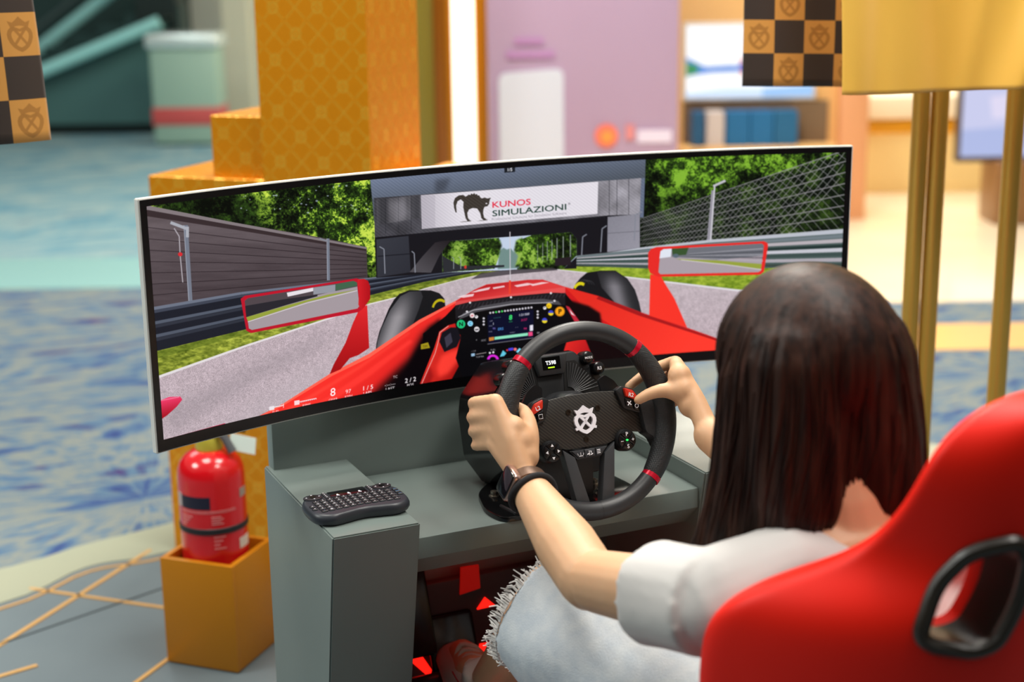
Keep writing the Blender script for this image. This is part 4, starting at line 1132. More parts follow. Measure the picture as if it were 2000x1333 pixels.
link('crest', crest_bm(MWHEEL @ Matrix.Translation((0.0, 0.0005, HUB)), 0.0185, 0.004), mat('crest_white', 'fbf8ff', rough=.4), hubp, smooth=False)
# shaft, base
link('hub_collar', bm_mesh(lathe_bm([(0.040, -.10), (0.046, -.085), (0.046, -.05), (0.042, -.035), (0.030, -.03)], 40, M=MWHEEL)), mat('collar', '1c1d20', rough=.3), whl)
FB = -0.105
octo = [(-46, 106), (46, 106), (90, 58), (97, 30), (97, -38), (70, -84), (-70, -84), (-97, -38), (-97, 30), (-90, 58)]
base = wprism('base_body', octo, FB-.15, FB-.012, mat('base_shell', '17171a', rough=.16), bev=0.0, rnd=6)
wprism('base_front', [(x*.985, y*.985) for x, y in octo], FB-.012, FB, mat('base_face', '232426', rough=.4), base, bev=.003, rnd=6)
for sg in (1, -1):
    vp = wprism('vent_panel', [(sg*x, y) for x, y in ((24, 90), (44, 90), (84, 48), (84, 38), (20, 38))][::sg], FB-.002, FB+.001, mat('vent_black', '060607', rough=.6), base)
    for k in range(13):
        a = math.radians(8+k*6.4)
        p0 = V(0.026, 0.039, FB+.0018); L_ = 0.058 if a < 0.95 else 0.052
        d_ = V(math.cos(a), math.sin(a), 0)
        q = p0+d_*L_
        # clip to the vent outline
        while q.y > 0.088 or q.x > 0.080 or (q.y-0.09)+(q.x-0.044)*1.05 > -0.003: q = q-d_*0.003
        if (q-p0).length > .012:
            s_, e_ = p0+d_*0.012, q
            s_.x *= sg; e_.x *= sg
            link('vent_rib', bm_mesh(tube_bm([MWHEEL @ s_, MWHEEL @ e_], 0.0007, 5)), mat('vent_rib', '4a4a4c', rough=.4), vp)
dz = wprism('display_bezel', [(-29, 103), (29, 103), (21, 72), (-21, 72)], FB, FB+.010, mat('bezel_grey', '2f3133', rough=.35), base, bev=.0025)
link('display', bm_mesh(box_bm(V(0, 0.090, FB+.0102), (0.030, 0.019, 0.0006)), MWHEEL), mat('display_off', '060708', rough=.15), dz, smooth=False)
def basetext(s, x, y, size, z, m, parent, bold=.02):
    return link('legend', bm_mesh(text_bm(s, size/1000, MWHEEL @ Matrix.Translation((x/1000, y/1000, z)), bold=bold)), m, parent, smooth=False)
basetext('T598', -1, 91, 8.2, FB+.0107, mat('display_text', 'e8ecf0', emit='e8ecf0', es=.9), dz)
link('display_bar', bm_mesh(box_bm(V(-.001, .0835, FB+.0107), (.011, .0018, .0002)), MWHEEL), mat('display_green', 'b8f020', emit='b8f020', es=.9), dz, smooth=False)
for s, x, y in (('MODE', 63, 91), ('R3', 79, 73), ('N', -63, 93), ('L3', -79, 75)):
    kb = link('knob', bm_mesh(lathe_bm([(.0105, FB-.01), (.0105, FB+.006), (.0095, FB+.010), (.007, FB+.0115)], 28, M=MWHEEL @ Matrix.Translation((x/1000, y/1000, 0)))), M_blk_g, base)
    basetext(s, x, y, 4.6 if len(s) > 2 else 7, FB+.0118, M_white, kb)
link('base_neck', bm_mesh(prism_bm([(-.05, -.115), (.05, -.115), (.06, .03), (-.06, .03)], .598, .70), Matrix.Translation((-.02, -0.02, 0))), M_blk, whl)
pl = [(-.137, -.168), (.097, -.168), (.105, -.12), (.097, -.05), (.06, -.01), (-.09, -.01), (-.127, -.05), (-.145, -.12)]
mp_ = link('mounting_plate', bm_mesh(prism_bm(rounded(pl, .02), .5905, .598, .0015)), mat('plate_gloss', '0d0d0e', rough=.12), whl)
for x, y in ((-.109, -.074), (-.102, -.136), (.053, -.095), (.040, -.140)):
    link('bolt', bm_mesh(lathe_bm([(.008, .598), (.008, .5995), (.0055, .5995), (.0055, .606), (.003, .606), (.003, .603)], 16, M=Matrix.Translation((x, y, 0)))), mat('steel_bolt', 'b9b4a8', rough=.25, metal=.9), mp_)
link('cable_slot', bm_mesh(tube_bm([V(-.118, -.12, .5985), V(-.112, -.158, .5985)], .003, 8, round_ends=True)), M_blk, mp_)

# ------------------------------------------------------------------ mini keyboard
kb_ = thing('mini_keyboard', (-0.338, -0.092, 0.62), 'small black handheld keyboard lying on the left desk pillar', 'keyboard')
KM = Matrix.Translation((-0.338, -0.092, 0.62)) @ Matrix.Rotation(math.radians(1.5), 4, 'Z')
kout = smooth_path([(-.036, .045, 0), (.036, .045, 0), (.060, .042, 0), (.073, .022, 0), (.0755, -.008, 0), (.071, -.036, 0), (.052, -.050, 0), (.028, -.047, 0), (0, -.042, 0), (-.028, -.047, 0), (-.052, -.050, 0), (-.071, -.036, 0), (-.0755, -.008, 0), (-.073, .022, 0), (-.060, .042, 0), (-.036, .045, 0)], 4)[:-1]
kout = [(x, y) for x, y, _ in kout]
def kshell():
    bm = bmesh.new(); R = []
    for k, z in ((.88, 0), (.96, .002), (1.0, .007), (1.0, .011), (.97, .0155), (.93, .0175), (.90, .018)):
        R.append([bm.verts.new((x*k if abs(x) < .07 else x*(1-(1-k)*.8), y*k, z)) for x, y in kout])
    n = len(kout)
    for a, b in zip(R, R[1:]):
        for i in range(n): bm.faces.new((a[i], a[(i+1) % n], b[(i+1) % n], b[i]))
    bm.faces.new(R[0][::-1]); bm.faces.new(R[-1])
    return bm_mesh(bm, KM)
M_kb = mat('keyboard_shell', '2b2f36', rough=.4); M_key = mat('key_black', '1a1b20', rough=.45); M_leg = mat('key_legend', 'e6e6f0', rough=.5); M_legb = mat('key_legend_blue', '4a78a0', rough=.5)
link('shell', kshell(), M_kb, kb_)
link('touchpad', bm_mesh(box_bm(V(0, .031, .0183), (.056, .022, .0008), .0003), KM), mat('touchpad', '101014', rough=.15), kb_)
key_me = bm_mesh(box_bm(V(0, 0, 0), (.0092, .0062, .0022), .0008, 1)); key_me.materials.append(M_key)
key_me.polygons.foreach_set('use_smooth', [False]*len(key_me.polygons))
inv = Matrix.Translation(-ORG[kb_.name]) @ KM
leg_bm, legb_bm = bmesh.new(), bmesh.new()
rows = ["1234567890-", "QWERTYUIOP<", "ASDFGHJKL;>", "ZXCVBNM,./'", "*@!#&?+=:()"]
def keyat(x, y, sx=1.0, ch=None, blue=False):
    o = bpy.data.objects.new('key', key_me); COL.objects.link(o); o.parent = kb_
    o.matrix_local = inv @ Matrix.Translation((x, y, .0188)) @ Matrix.Diagonal((sx, 1, 1, 1))
    if ch: text_bm(ch, .0042, KM @ Matrix.Translation((x, y, .02002)), bold=.02, bm=legb_bm if blue else leg_bm)
for r_, row in enumerate(rows):
    n_ = len(row)
    for k, ch in enumerate(row):
        y = .0145-.0098*r_ - abs(k-5)*.0009
        keyat(-.056+.0110*k, y, 1.0, ch, r_ == 4 and k in (0, 5))
for r_ in range(3): keyat(.0655, .008-.0105*r_, .9, ('Esc', 'Del', 'Fn')[r_], True)
for k in range(2): keyat(-.0665, -.006-.011*k, .8, 'o')
for sg in (1, -1):
    pd = link('direction_pad', bm_mesh(lathe_bm([(.0125, .0178), (.0125, .0192), (.0115, .0197)], 28, M=KM @ Matrix.Translation((sg*.0535, .0295, 0)) @ Matrix.Diagonal((1.15, .85, 1, 1)))), M_key, kb_)
    link('pad_centre', bm_mesh(lathe_bm([(.0045, .0196), (.0045, .0206)], 20, M=KM @ Matrix.Translation((sg*.0535, .0295, 0)))), M_blk_g, pd)
    for k in range(4):
        a = k*math.pi/2
        prism_bm([(-.0016, -.001), (.0016, -.001), (0, .0018)], 0, .0002, bm=leg_bm, M=KM @ Matrix.Translation((sg*.0535+.0098*math.cos(a), .0295+.0075*math.sin(a), .0199)) @ Matrix.Rotation(a-math.pi/2, 4, 'Z'))
    for k in range(4):
        x, y = sg*.0345, .0385-.0056*k
        o = bpy.data.objects.new('media_key', key_me); COL.objects.link(o); o.parent = kb_
        o.matrix_local = inv @ Matrix.Translation((x, y, .0186)) @ Matrix.Diagonal((.62, .7, .8, 1))
        text_bm('•', .008, KM @ Matrix.Translation((x, y+.0003, .0199)), bm=leg_bm)
for k in range(3):
    x = -.017+.017*k
    for dx, dy, r_ in ((0, 0, .0022), (.0004, .0032, .0014), (.0018, -.0016, .0011)):
        ball_bm(KM @ V(x+dx, .0245+dy, .0187), (r_, r_, .0002), leg_bm, u=10, v=6)
link('key_legends', bm_mesh(leg_bm), M_leg, kb_, smooth=False, kind='stuff')
link('blue_legends', bm_mesh(legb_bm), M_legb, kb_, smooth=False, kind='stuff')

# ------------------------------------------------------------------ fire extinguisher in a gold box
E1 = V(.7071, -.7071, 0); E2 = V(.7071, .7071, 0)
M_goldbox = mat('gold_lacquer', 'c47c02', rough=0.42, metal=0.2)
FBX = V(-.456, .81, 0.009); SZ = .166
fc = FBX+E1*SZ/2+E2*SZ/2
gb = thing('extinguisher_box', fc, 'open gold square box on the floor holding the fire extinguisher', 'box')
GM = Matrix(((E1.x, E2.x, 0, fc.x), (E1.y, E2.y, 0, fc.y), (0, 0, 1, fc.z), (0, 0, 0, 1)))
HB = .228
for nm, c_, s_ in (('side', (0, -SZ/2+.006, HB/2), (SZ, .012, HB)), ('side', (0, SZ/2-.006, HB/2), (SZ, .012, HB)), ('side', (-SZ/2+.006, 0, HB/2), (.012, SZ-.024, HB)), ('side', (SZ/2-.006, 0, HB/2), (.012, SZ-.024, HB)), ('bottom', (0, 0, .006), (SZ-.024, SZ-.024, .012))):
    link(nm, bm_mesh(box_bm(V(*c_), s_, .0012), GM), M_goldbox, gb)
ex_o = fc+V(-.002, .002, .012)
fe = thing('fire_extinguisher', ex_o, 'red fire extinguisher with black strap standing in the gold box', 'fire extinguisher')
EM = Matrix.Translation(ex_o) @ Matrix.Rotation(-.4, 4, 'Z')
M_fire = mat('fire_red', 'd0101a', rough=.18, coat=.3)
RB = .0675
prof = [(.060, 0), (.066, .004), (RB, .012), (RB, .375), (.066, .390), (.061, .405), (.050, .418), (.036, .427), (.026, .430)]
cyl = link('cylinder', bm_mesh(lathe_bm(prof, 56, M=EM)), M_fire, fe, angle=50)
link('strap', bm_mesh(lathe_bm([(RB+.0004, .268), (RB+.0018, .269), (RB+.0018, .280), (RB+.0004, .281)], 56, M=EM, cap=False)), mat('black_strap', '1c1a1e', rough=.5), fe)
link('collar', bm_mesh(lathe_bm([(.027, .428), (.028, .436), (.024, .452), (.021, .462)], 28, M=EM)), mat('yellow_brass', 'cfc148', rough=.3, metal=.4), fe)
link('valve_body', bm_mesh(lathe_bm([(.016, .460), (.018, .468), (.018, .492), (.012, .500)], 20, M=EM)), mat('valve_metal', '8a7f5c', rough=.35, metal=.7), fe)
for dz_, rise in ((.478, .012), (.497, .034)):
    link('lever', bm_mesh(tube_bm([EM @ V(-.012, 0, dz_), EM @ V(.02, 0, dz_+.004), EM @ V(.075, 0, dz_-rise*.9)], [(.010, .003), (.010, .003), (.008, .003)], 8)), M_blk, fe)
HA = math.atan2(CAM_POS[1]-ex_o.y, CAM_POS[0]-ex_o.x)+.4+math.radians(170)
link('hose', bm_mesh(tube_bm(smooth_path([EM @ V(r_*math.cos(HA), r_*math.sin(HA), z_) for r_, z_ in ((.014, .482), (.045, .480), (.070, .44), (.080, .36), (.079, .2))], 5), .0085, 10)), M_blk, fe)
link('nozzle_lever', bm_mesh(tube_bm([EM @ V(.018, -.012, .478), EM @ V(.036, -.018, .455), EM @ V(.050, -.024, .428)], .0085, 10)), mat('nozzle_grey', '55565a', rough=.45), fe)
def wrap_patch(a0, a1, z0, z1, m, name='label_patch', off=.0006):
    bm = bmesh.new(); n = 10
    R = [[bm.verts.new(EM @ V((RB+o)*math.cos(a), (RB+o)*math.sin(a), z)) for z in (z0, z1) for o in (off, -.001)] for a in [math.radians(a0+(a1-a0)*i/n) for i in range(n+1)]]
    for p, q in zip(R, R[1:]):
        bm.faces.new((p[0], q[0], q[2], p[2])); bm.faces.new((p[2], q[2], q[3], p[3])); bm.faces.new((p[0], p[1], q[1], q[0]))
    return link(name, bm_mesh(bm), m, cyl)
# front direction of the bottle as seen from the desk side is about -118 degrees (local)
f0 = math.degrees(math.atan2(CAM_POS[1]-ex_o.y, CAM_POS[0]-ex_o.x))+math.degrees(.4)
M_navy = mat('navy_label', '16162e', rough=.5); M_pk = mat('pale_label_print', 'd88a8a', rough=.5)
wrap_patch(f0-62, f0-5, .322, .348, M_navy)
wrap_patch(f0-80, f0-62, .322, .350, mat('label_white', 'b9a8a6', rough=.5))
wrap_patch(f0+52, f0+72, .335, .353, mat('steel_sticker', '9a8e84', rough=.35))
wrap_patch(f0+45, f0+75, .228, .250, mat('white_sticker', 'd6c8bc', rough=.5))
wrap_patch(f0-66, f0+40, .3170, .3182, M_pk); wrap_patch(f0-66, f0+40, .3140, .3150, M_pk)
for k in range(4):
    wrap_patch(f0-64, f0-38-k*5, .305-k*.006, .307-k*.006, M_pk, 'label_line'); wrap_patch(f0-4, f0+12+(k % 2)*4, .305-k*.005, .3068-k*.005, M_pk, 'label_line')
    wrap_patch(f0-2, f0+18-(k % 3)*5, .262-k*.008, .264-k*.008, M_pk, 'label_line')
tagm = grid_quad(ex_o+V(.032, -.036, .432), V(.046, -.020, -.012), V(.004, 0, .034))
tg = link('inspection_tag', tagm, mat('tag_white', 'f2fff6', rough=.4), fe, smooth=False)
sm = tg.modifiers.new('thick', 'SOLIDIFY'); sm.thickness = .001

# ------------------------------------------------------------------ gold column and plinth blocks
def foil():
    m = bpy.data.materials.new('gold_pattern_foil'); m.use_nodes = True
    nt = m.node_tree; b = nt.nodes['Principled BSDF']; N = nt.nodes.new; L = nt.links.new
    def M(op, a, b_=None, c_=None):
        n = N('ShaderNodeMath'); n.operation = op
        for i, x in enumerate((a, b_, c_)):
            if x is None: continue
            if isinstance(x, (int, float)): n.inputs[i].default_value = x
            else: L(x, n.inputs[i])
        return n.outputs[0]
    uv = N('ShaderNodeUVMap'); uv.uv_map = 'UVMap'; sp = N('ShaderNodeSeparateXYZ'); L(uv.outputs[0], sp.inputs[0])
    u = M('DIVIDE', sp.outputs[0], .0535); v = M('DIVIDE', sp.outputs[1], .0555)
    fu, fv = M('FLOOR', u), M('FLOOR', v)
    lu, lv = M('SUBTRACT', M('FRACT', u), .5), M('SUBTRACT', M('FRACT', v), .5)
    au, av = M('ABSOLUTE', lu), M('ABSOLUTE', lv)
    r = M('SQRT', M('ADD', M('MULTIPLY', lu, lu), M('MULTIPLY', lv, lv)))
    xarm = M('MULTIPLY', M('LESS_THAN', M('ABSOLUTE', M('SUBTRACT', au, av)), .032), M('LESS_THAN', r, .64))
    odd = M('ABSOLUTE', M('MODULO', M('ADD', fu, fv), 2.0))
    ring = M('MULTIPLY', M('GREATER_THAN', r, .17), M('LESS_THAN', r, .24))
    disc = M('LESS_THAN', r, .25)
    emb = M('MAXIMUM', ring, M('MULTIPLY', disc, M('LESS_THAN', M('ABSOLUTE', M('SUBTRACT', au, av)), .03)))
    arms2 = M('MULTIPLY', xarm, M('GREATER_THAN', r, .25))
    even_cell = M('MAXIMUM', emb, arms2)
    mx = N('ShaderNodeMix'); L(odd, mx.inputs[0]); L(xarm, mx.inputs[2]); L(even_cell, mx.inputs[3])
    msk = mx.outputs[0]
    cm = N('ShaderNodeMix'); cm.data_type = 'RGBA'; cm.inputs[6].default_value = (*lin('dc8c02'), 1); cm.inputs[7].default_value = (*lin('eab23a'), 1); L(msk, cm.inputs[0]); L(cm.outputs[2], b.inputs['Base Color'])
    rm = N('ShaderNodeMix'); rm.inputs[2].default_value = .36; rm.inputs[3].default_value = .15; L(msk, rm.inputs[0]); L(rm.outputs[0], b.inputs['Roughness'])
    b.inputs['Metallic'].default_value = .35
    return m
M_foil = foil()
PL = V(-.305, 1.414, .0)
def gold_block(name, a0, a1, b0, b1, z0, z1, label, cat):
    bm = box_bm(V((a0+a1)/2, (b0+b1)/2, (z0+z1)/2), (a1-a0, b1-b0, z1-z0), .002)
    me = bm_mesh(bm, Matrix(((E1.x, E2.x, 0, PL.x), (E1.y, E2.y, 0, PL.y), (0, 0, 1, 0), (0, 0, 0, 1))))
    uv = me.uv_layers.new(name='UVMap')
    for p in me.polygons:
        n = p.normal
        for li in p.loop_indices:
            co = me.vertices[me.loops[li].vertex_index].co-PL
            a, b_ = co.dot(E1), co.dot(E2)
            uv.data[li].uv = (a, b_) if abs(n.z) > .7 else ((a if abs(n.dot(E2)) > .7 else b_), co.z)
    return link(name, me, M_foil, None, smooth=False, label=label, cat=cat)
gold_block('gold_column', .302, .568, -.004, .268, 0.0, 2.3, 'tall gold column printed with crests and crosses behind the monitor', 'column')
gold_block('gold_plinth', 0.0, .302, 0.0, .42, 0.0, .928, 'lowest step of the gold plinth left of the tall column', 'plinth')
gold_block('gold_step_block', .155, .302, .03, .30, .928, 1.066, 'small gold block standing on the low plinth beside the column', 'block')
gold_block('gold_plinth', .568, .78, .10, .42, 0.0, .925, 'low gold plinth right of the tall column, above the monitor edge', 'plinth')

# ------------------------------------------------------------------ flags and poles
M_pole = mat('brass_pole', 'cfa84c', rough=.3, metal=.5)
def pole(x, y, r, label):
    p = thing('flag_pole', (x, y, .006), label, 'pole', 'gold flagpoles on the right')
    link('shaft', bm_mesh(lathe_bm([(r, .02), (r, 2.4)], 24, M=Matrix.Translation((x, y, 0)))), M_pole, p)
    link('foot_socket', bm_mesh(lathe_bm([(r+.0008, .006), (r+.0008, .05), (r, .054)], 24, M=Matrix.Translation((x, y, 0)))), M_pole, p)
    return p
pole(0.970, 0.276, .0170, 'left of the three gold flagpoles, just right of the dark-haired head')
pole(1.004, 0.262, .0175, 'middle gold flagpole, close to the left pole')
pole(1.140, 0.202, .0185, 'right-hand gold flagpole at the edge of the picture')

def flag_image(nx, ny, first_dark):
    S_ = 64
    c = Canvas(0, 0, nx*S_, ny*S_, 1.5)
    for j in range(ny):
        for i in range(nx):
            dk = (i+j) % 2 == first_dark
            c.poly([(i*S_, j*S_), ((i+1)*S_, j*S_), ((i+1)*S_, (j+1)*S_), (i*S_, (j+1)*S_)], '2e1f16' if dk else 'd29440')
            if not dk:
                q = lambda P: [(i*S_+32+x*23, j*S_+34-y*23) for x, y in P]
                c.poly(q(CREST_OUT), 'a87024', .9, holes=[q(CREST_IN)])
                for P in CREST_BARS+[CREST_CROWN]: c.poly(q(P), 'a87024', .85)
    return c.a
def cloth(name, o, ex, ey, amp, waves, material, label, phase=0.0, nx=60, ny=40, diag=0.0, sag=0.0):
    n_ = ex.cross(ey).normalized()
    def fn(u, v, p):
        w_ = math.sin(u*waves*2*math.pi+phase+v*1.2)*amp*(0.55+.45*(1-v))+math.sin(u*waves*4.3+2+v*3)*amp*.3
        if diag:
            for u0, sl, sg_, am in ((.60, .42, .055, 1.0), (.74, .30, .05, -.7), (.30, -.10, .07, .55), (.12, .10, .05, -.4), (.90, .5, .06, .8), (.45, .2, .04, .3)):
                w_ += diag*am*math.exp(-((u-u0-sl*v)/sg_)**2)
        return p+n_*w_+V(0, 0, -sag*math.sin(math.pi*u)*(1-v))+ex*(math.sin(v*4+phase)*.012)
    me = grid_quad(o, ex, ey, nx, ny, fn)
    ob = link(name, me, material, None, label=label, cat='flag', angle=80)
    s = ob.modifiers.new('cloth', 'SOLIDIFY'); s.thickness = .0012
    return ob
HR3 = V(HALL_R[0], HALL_R[1], 0)
M_chk = image_mat('chequer_cloth', make_image('chequer_cloth', flag_image(5, 10, 1)), rough=.55, sheen=.3)
M_chk2 = image_mat('chequer_cloth_b', make_image('chequer_cloth_b', flag_image(5, 10, 0)), rough=.55, sheen=.3)
M_satin = mat('gold_satin', 'ffce58', rough=.34, sheen=.4, noise=(3, .3, 'f8c048'), bump=(1200, .05))
def add_translucent(m, col, fac):
    nt = m.node_tree; b = nt.nodes['Principled BSDF']; out = nt.nodes['Material Output']
    t = nt.nodes.new('ShaderNodeBsdfTranslucent'); mx = nt.nodes.new('ShaderNodeMixShader'); mx.inputs[0].default_value = fac
    t.inputs[0].default_value = (*lin(col), 1)
    nt.links.new(b.outputs[0], mx.inputs[1]); nt.links.new(t.outputs[0], mx.inputs[2]); nt.links.new(mx.outputs[0], out.inputs[0])
add_translucent(M_satin, 'ffd868', .12)
# right chequered flag: bottom left corner seen left of the gold satin flag
o1 = V(0.572, 0.306, 1.163)
cloth('chequered_flag', o1, HR3*.285+V(0, 0, -.006), V(0.01, 0.03, .60), .009, 1.2, M_chk, 'dark brown and gold chequered flag with crests hanging at the upper right', 0.4)
o2 = V(0.634, 0.105, 1.159)
cloth('satin_flag', o2, HR3*.50+V(0, 0, .030), V(-.012, .03, .70), .030, 1.6, M_satin, 'plain gold satin flag hanging from the poles at the upper right', 1.0, 110, 80, diag=.028, sag=.012)
o3 = V(-0.959, 0.444, 1.111)
cloth('chequered_flag', o3, V(.325, .120, 0), V(-.02, .02, .70), .010, 1.3, M_chk2, 'dark brown and gold chequered flag with crests at the left edge', 0.9)
# ------------------------------------------------------------------ racing seat
SX = 0.085
seat = thing('bucket_chair', (SX, -0.8, 0.006), 'bright red bucket racing seat with a black-rimmed harness opening', 'seat')
M_seat = mat('red_leatherette', 'e41c08', rough=.45, spec=.25, bump=(500, .05))
#        z     half   back y  wing forward  thickness
ROWS = [(.16, .235, -.930, .17, .060), (.30, .255, -.965, .19, .060), (.45, .270, -.990, .21, .062), (.58, .282, -1.010, .225, .065), (.66, .284, -1.020, .232, .066),
        (.70, .280, -1.024, .230, .066), (.728, .268, -1.026, .215, .066), (.752, .245, -1.028, .195, .066), (.772, .212, -1.030, .170, .066), (.79, .182, -1.032, .145, .066), (.815, .160, -1.033, .120, .066),
        (.85, .148, -1.034, .095, .066), (.885, .140, -1.034, .078, .064), (.92, .128, -1.032, .066, .060), (.945, .106, -1.030, .058, .054), (.962, .075, -1.027, .052, .046), (.972, .035, -1.024, .048, .036)]
def seat_shell():
    bm = bmesh.new(); NS = 28
    O_, I_ = [], []
    for z, hw, yb, wf, th in ROWS:
        o, i = [], []
        for k in range(NS+1):
            s = -1+2*k/NS
            sh = math.copysign(abs(s)**0.85, s)
            x = SX+hw*sh; y = yb+wf*abs(s)**2.3
            # outward normal in plan
            dy = wf*2.3*abs(s)**1.3*math.copysign(1, s); dx = hw
            L_ = math.hypot(dx, dy); nx, ny = -dy/L_, dx/L_
            t = th*(1-.35*abs(s)**4)
            o.append(bm.verts.new((x, y, z))); i.append(bm.verts.new((x+nx*t, y+ny*t, z)))
        O_.append(o); I_.append(i)
    for a, b in zip(O_, O_[1:]):
        for k in range(NS): bm.faces.new((a[k], a[k+1], b[k+1], b[k]))
    for a, b in zip(I_, I_[1:]):
        for k in range(NS): bm.faces.new((a[k+1], a[k], b[k], b[k+1]))
    for o, i, r in ((O_[0], I_[0], 1), (O_[-1], I_[-1], -1)):
        for k in range(NS): bm.faces.new((o[k+1], o[k], i[k], i[k+1])[::r])
    for a, b, c_, d in zip(O_, O_[1:], I_, I_[1:]):
        bm.faces.new((a[0], b[0], d[0], c_[0])); bm.faces.new((a[-1], c_[-1], d[-1], b[-1]))
    return bm_mesh(bm)
ss = bpy.data.objects.new('tmp_seat', seat_shell()); COL.objects.link(ss)
md = ss.modifiers.new('sub', 'SUBSURF'); md.levels = 2; md.render_levels = 2
# harness openings cut through the shell
def hole_poly(sg, k=1.0):
    P = [(-.160, .734), (-.134, .779), (-.098, .820), (-.054, .830), (-.040, .812), (-.048, .772), (-.072, .735), (-.098, .728)]
    P = [(x, z) for x, z in P]
    cx = sum(p[0] for p in P)/8; cz = sum(p[1] for p in P)/8
    return [(SX+sg*(cx-.004+(x-cx)*k*.80), cz+.004+(z-cz)*k*1.12) for x, z in P]
XZ = Matrix(((1, 0, 0, 0), (0, 0, 1, 0), (0, 1, 0, 0), (0, 0, 0, 1)))
cut_bm = bmesh.new()
for sg in (1, -1): prism_bm(rounded(hole_poly(sg, .97), .02), -1.3, -.80, bm=cut_bm, M=XZ)
cut = bpy.data.objects.new('tmp_cut', bm_mesh(cut_bm)); COL.objects.link(cut)
bo = ss.modifiers.new('b', 'BOOLEAN'); bo.object = cut; bo.operation = 'DIFFERENCE'; bo.solver = 'EXACT'
seat_me = eval_mesh(ss)
from mathutils.bvhtree import BVHTree
seat_bvh = BVHTree.FromPolygons([v.co.copy() for v in seat_me.vertices], [tuple(p.vertices) for p in seat_me.polygons])
bpy.data.objects.remove(ss); bpy.data.objects.remove(cut)
back = link('backrest', seat_me, M_seat, seat, angle=50)
for sg in (1, -1):
    P = rounded(hole_poly(sg, 1.0), .022, 6)
    pts = []
    for x, z in P:
        h_ = seat_bvh.ray_cast(V(x, -1.6, z), V(0, 1, 0))
        pts.append(V(x, (h_[0].y if h_[0] else -1.03)-.002, z))
    ys = sorted(p.y for p in pts)
    pts = [V(p.x, min(p.y, ys[-1]), p.z) for p in pts]
    link('harness_rim', bm_mesh(tube_bm(pts, .0085, 10, closed=True)), mat('harness_black', '26221c', rough=.35), back)
    # inner sleeve of the opening
    Q = rounded(hole_poly(sg, .94), .02, 6)
    bm = bmesh.new()
    a = [bm.verts.new((x, p.y+.004, z)) for (x, z), p in zip(Q, pts)]; b = [bm.verts.new((x, p.y+.055, z)) for (x, z), p in zip(Q, pts)]
    for i in range(len(Q)): bm.faces.new((a[i], a[(i+1) % len(Q)], b[(i+1) % len(Q)], b[i]))
    link('harness_sleeve', bm_mesh(bm), mat('harness_black', ''), back)
link('seat_cushion', bm_mesh(box_bm(V(SX, -.70, .20), (.40, .50, .18), .05, 4)), M_seat, seat)
for sg in (1, -1):
    link('side_bolster', bm_mesh(tube_bm(smooth_path([(SX+sg*.235, -.92, .20), (SX+sg*.245, -.75, .20), (SX+sg*.24, -.55, .20), (SX+sg*.225, -.46, .18)], 4), [.055]*13, 14, round_ends=True)), M_seat, seat)
    link('floor_rail', bm_mesh(box_bm(V(SX+sg*.15, -.70, .055), (.04, .52, .098), .004)), M_blk, seat)

# ------------------------------------------------------------------ pedals under the desk, lit red
ped = thing('pedal_set', (-0.03, 0.02, 0.006), 'black pedal set under the desk lit by a red glow', 'pedals')
link('base_plate', bm_mesh(prism_bm([(-.22, -.16), (.16, -.16), (.16, .12), (-.22, .12)], .006, .05)), M_blk, ped)
link('rear_frame', bm_mesh(box_bm(V(-.03, .118, .20), (.40, .02, .38), .004)), mat('pedal_frame', '3a3536', rough=.5), ped)
link('cross_bar', bm_mesh(tube_bm([V(-.26, .045, .245), V(.19, .045, .245)], .016, 12)), M_blk, ped)
def pedal(x, z):
    pd = link('pedal', bm_mesh(box_bm(V(0, 0, 0), (.085, .014, .17), .008), Matrix.Translation((x, .075, z)) @ Matrix.Rotation(math.radians(-22), 4, 'X')), M_blk_g, ped)
    link('pedal_arm', bm_mesh(tube_bm([V(x, .10, z-.05), V(x, .085, .05)], .012, 10)), M_blk, pd)
pedal(-.205, .375); pedal(-.118, .255); pedal(.06, .27)
def glow_strip(c_, s_, lamp, watts):
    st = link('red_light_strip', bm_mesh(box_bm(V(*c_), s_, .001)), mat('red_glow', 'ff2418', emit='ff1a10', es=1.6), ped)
    d = bpy.data.lights.new('red_light', 'POINT'); d.energy = watts; d.color = (1, .03, .015); d.shadow_soft_size = .02
    o = bpy.data.objects.new('red_light', d); COL.objects.link(o); o.parent = ped; o.location = Vector(lamp)-ORG[ped.name]
glow_strip((-.10, .06, .5195), (.20, .012, .004), (-.10, .075, .49), .1)
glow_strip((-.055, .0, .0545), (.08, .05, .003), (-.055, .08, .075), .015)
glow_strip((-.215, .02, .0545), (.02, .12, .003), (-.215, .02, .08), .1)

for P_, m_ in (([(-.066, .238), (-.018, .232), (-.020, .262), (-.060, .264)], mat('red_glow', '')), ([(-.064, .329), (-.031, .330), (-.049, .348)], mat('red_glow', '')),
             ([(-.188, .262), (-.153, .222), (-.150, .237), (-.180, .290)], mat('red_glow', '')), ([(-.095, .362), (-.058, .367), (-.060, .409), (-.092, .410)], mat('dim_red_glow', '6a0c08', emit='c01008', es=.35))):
    link('red_glow_patch', bm_mesh(prism_bm(P_, .1045, .1085, M=XZ)), m_, ped, smooth=False)  # emissive patches stand in for red-lit surfaces behind the pedals

